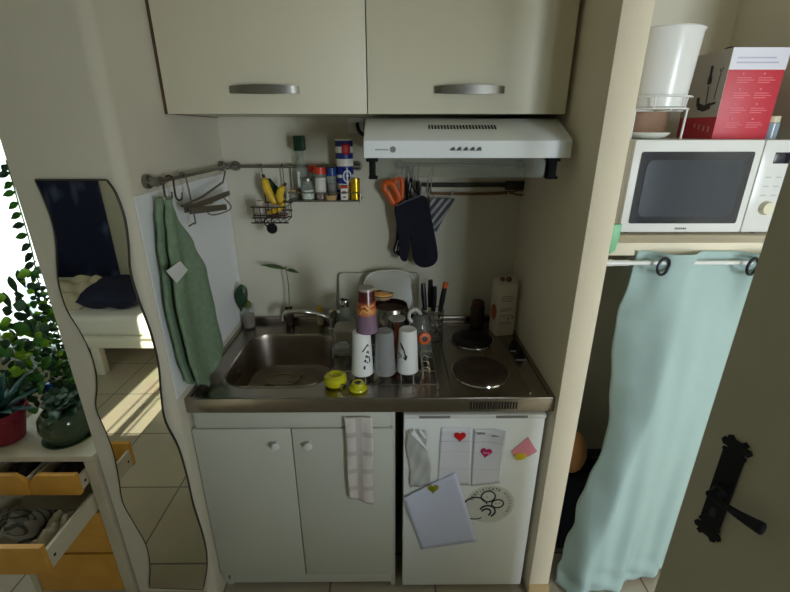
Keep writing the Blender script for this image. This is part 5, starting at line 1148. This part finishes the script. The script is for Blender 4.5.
# climbing plant along the wall corner
vp = thing('climbing_plant', 'trailing pothos climbing in front of the window beside the mirror', 'plant', (-0.40, 0.2, cz))
MB().lathe([(0.04, 0), (0.045, 0.004), (0.058, 0.09), (0.062, 0.10), (0.057, 0.10), (0.053, 0.085), (0, 0.085)], c=(-0.385, 0.27, cz+0.001), n=30).build('pot', mat('brown_pot', (70, 52, 42), 0.6), vp)
path = [(64, 405), (72, 385), (66, 360), (54, 335), (42, 305), (33, 280), (28, 255), (22, 232), (14, 205), (7, 180), (1, 160)]
vp3 = [Vector((-0.385, 0.27, cz+0.085))] + [at(u+5, v, 0.24) for u, v in path]
vp3 = [p if p.x < -0.30 else Vector((-0.30, p.y, p.z)) for p in vp3]
MB().tube(vp3, 0.0022, 8, smooth=4).build('vine', M['stem'], vp)
rnd = random.Random(11); lg_, ld_, ll_ = MB(), MB(), MB()
sv = spline(vp3, 10)
def spray(u, v, Y, n, su, sv_, size, dark=0.5, lime=0.15):
    for _ in range(n):
        p = at(u+rnd.gauss(0, su), v+rnd.gauss(0, sv_), Y+rnd.uniform(-0.07, 0.07))
        if p.x > -0.325: p.x = -0.33-rnd.uniform(0, 0.03)
        if p.z < cz+0.06: continue
        a_ = rnd.uniform(0, 6.28); el = rnd.uniform(-0.9, 0.5); L2 = size*rnd.uniform(0.7, 1.2)
        d_ = Vector((math.cos(a_)*math.cos(el), math.sin(a_)*math.cos(el)*0.6, math.sin(el)))
        tip = p + d_*L2
        if tip.x > -0.318: tip.x = -0.32
        w = rnd.random(); mb = ld_ if w < dark else (ll_ if w > 1-lime else lg_)
        leaf(mb, p, tip, L2*0.75, (rnd.uniform(-0.6, 0.6), -1, rnd.uniform(-0.2, 0.8)), rnd.uniform(0.05, 0.3), 5)
spray(20, 345, 0.16, 60, 12, 18, 0.05, 0.5, 0.2)
spray(38, 335, 0.2, 70, 8, 16, 0.034, 0.5, 0.2)
spray(60, 372, 0.2, 170, 9, 20, 0.028, 0.6, 0.1)
spray(76, 402, 0.16, 130, 8, 13, 0.027, 0.65, 0.1)
spray(58, 398, 0.10, 60, 14, 10, 0.035, 0.8, 0.05)
spray(48, 318, 0.24, 70, 5, 14, 0.028, 0.5, 0.15)
spray(36, 285, 0.24, 36, 4, 14, 0.03, 0.5, 0.25)
spray(44, 392, 0.14, 50, 12, 9, 0.034, 0.85, 0.03)
spray(10, 385, 0.15, 40, 10, 10, 0.055, 0.6, 0.25)
for i in range(7, len(sv), 4):
    if sv[i].z < 1.25: continue
    p = sv[i]; a_ = rnd.uniform(2.2, 4.4); tip = p + Vector((math.cos(a_)*0.04, -0.01, -0.02+rnd.uniform(-0.012, 0.012)))
    leaf(ld_ if rnd.random() < 0.7 else lg_, p, tip, 0.024, (0.1, -1, 0.4), 0.1, 5)
for (u, v, s_) in ((30, 272, 0.05), (6, 297, 0.06), (12, 320, 0.05), (28, 330, 0.05)):
    p = at(u, v, 0.2); leaf(ll_, p, p+Vector((-s_*0.9, -0.01, -s_*0.25)), s_*0.75, (0.1, -1, 0.8), 0.15)
for (u, v) in ((3, 292), (17, 270), (9, 276), (22, 300)):
    p = at(u, v, 0.22); leaf(ld_, p, p+Vector((0.008, 0, -0.065)), 0.024, (0.3, -1, 0), 0.05)
lg_.build('leaves', M['leaf'], vp, solid=0.0006); ld_.build('dark_leaves', M['leaf_dark'], vp, solid=0.0006); ll_.build('lime_leaves', M['leaf_lime'], vp, solid=0.0006)

# window curtains (sheer)
M['sheer'] = mat('sheer_voile', (226, 236, 238), 0.8, var=0.02, translucent=0.72)
def sheer(x0, x1, label):
    f = lambda u, v: (x0+(x1-x0)*u, 0.395+0.018*math.sin(u*(x1-x0)*75), 2.30-1.52*v)
    o = MB().grid(f, 60, 6).build('window_curtain', M['sheer'], None); tag(o, label, 'curtain', 'sheer window curtains')
sheer(-0.90, -0.345, 'white sheer curtain at the side of the window by the wall corner')
sheer(-1.80, -1.22, 'white sheer curtain at the far side of the window')

# ================================================================== REAR OF THE ROOM, SEEN IN THE MIRROR
bd = thing('bed', 'white bed with pale sheets reflected in the wavy mirror', 'bed', (-1.9, -2.25, 0))
Mb = mat('bed_white', (226, 222, 208), 0.6, var=0.02)
MB().box(-2.95, -0.95, -2.72, -1.76, 0.225, 0.31, bev=0.01).build('bed_frame', Mb, bd)
MB().box(-2.93, -0.97, -2.70, -1.78, 0.31, 0.47, bev=0.04, seg=4).build('mattress', mat('sheet_white', (230, 228, 220), 0.85, var=0.02, bump=0.2, bscale=18), bd)
for xx in (-2.9, -1.5, -1.0):
    for yy in (-2.68, -1.80): MB().box(xx-0.03, xx+0.03, yy-0.03, yy+0.03, 0, 0.245, bev=0.004).build('leg', Mb, bd)
tag(crumple(-2.35, -1.62, -2.5, -1.90, 0.475, 0.14, 21, 30).build('blanket', mat('cream_blanket', (206, 196, 172), 0.9, var=0.05), None, solid=0.01, soffset=1), 'rumpled cream blanket on the bed', 'blanket')
def pillow(u, v):
    e = (max(0, 1-abs(2*u-1)**3.2)*max(0, 1-abs(2*v-1)**3.2))**0.5
    return e
pl = MB()
for sg in (1, -1):
    pl.grid(lambda u, v: (-1.60+0.42*u, -2.18+0.34*v, 0.552+0.05*(1-v)+sg*0.085*pillow(u, v)+0.008*math.sin(u*13+v*9)), 24, 20)
o = pl.build('cushion', mat('navy_cushion', (28, 32, 58), 0.9, var=0.15, scale=20), None); tag(o, 'dark navy cushion on the bed', 'cushion')
hg = bpy.data.materials.new('navy_print'); hg.use_nodes = True; nt = hg.node_tree
tc = nt.nodes.new('ShaderNodeTexCoord'); w_ = nt.nodes.new('ShaderNodeTexNoise'); w_.inputs['Scale'].default_value = 3.5; w_.inputs['Detail'].default_value = 1.5
mp = nt.nodes.new('ShaderNodeMapping'); mp.inputs['Scale'].default_value = (1.6, 1, 0.7); nt.links.new(tc.outputs['Object'], mp.inputs['Vector']); nt.links.new(mp.outputs['Vector'], w_.inputs['Vector'])
r_ = nt.nodes.new('ShaderNodeValToRGB'); r_.color_ramp.elements[0].position = 0.60; r_.color_ramp.elements[1].position = 0.72; r_.color_ramp.elements[0].color = lin((24, 34, 66)); r_.color_ramp.elements[1].color = lin((84, 96, 128))
nt.links.new(w_.outputs['Fac'], r_.inputs['Fac']); nt.links.new(r_.outputs['Color'], nt.nodes['Principled BSDF'].inputs['Base Color']); nt.nodes['Principled BSDF'].inputs['Roughness'].default_value = 0.9
o = MB().grid(lambda u, v: (-3.3+1.25*u, -3.075+0.012*math.sin(u*30), 1.75-1.65*v), 50, 4).build('wall_hanging', hg, None, solid=0.006); tag(o, 'dark navy printed wall hanging behind the bed', 'wall hanging')

# ================================================================== LIGHT
wd = bpy.data.worlds.new('sky'); S.world = wd; wd.use_nodes = True
nt = wd.node_tree; bg = nt.nodes['Background']
bg.inputs['Color'].default_value = (0.72, 0.86, 1.0, 1); bg.inputs['Strength'].default_value = 1.6
def area(name, loc, target, sx, sy, power, col):
    l = bpy.data.lights.new(name, 'AREA'); l.shape = 'RECTANGLE'; l.size = sx; l.size_y = sy; l.energy = power; l.color = col
    o = bpy.data.objects.new(name, l); COL.objects.link(o); o.location = loc
    o.rotation_euler = (Vector(target)-Vector(loc)).to_track_quat('-Z', 'Y').to_euler(); return o
area('hall_window_light', (2.575, -3.06, 1.45), (1.2, 0.0, 1.2), 0.75, 1.4, 76, (0.85, 0.93, 1.0))
area('bay_window_light', (-1.05, 0.36, 1.6), (-0.9, -2.0, 0.8), 1.3, 1.3, 8, (0.9, 0.97, 1.0))
su = bpy.data.lights.new('sun', 'SUN'); su.energy = 15.0; su.angle = math.radians(0.6); su.color = (1.0, 0.93, 0.78)
so = bpy.data.objects.new('sun', su); COL.objects.link(so)
so.rotation_euler = Vector((0.03, -math.cos(math.radians(31)), -math.sin(math.radians(31)))).to_track_quat('-Z', 'Y').to_euler()

S.view_settings.view_transform = 'Standard'; S.view_settings.look = 'None'; S.view_settings.gamma = 1.0; S.view_settings.exposure = 0.0
S.cycles.max_bounces = 10; S.cycles.diffuse_bounces = 6; S.cycles.transparent_max_bounces = 16; S.cycles.sample_clamp_indirect = 4.0
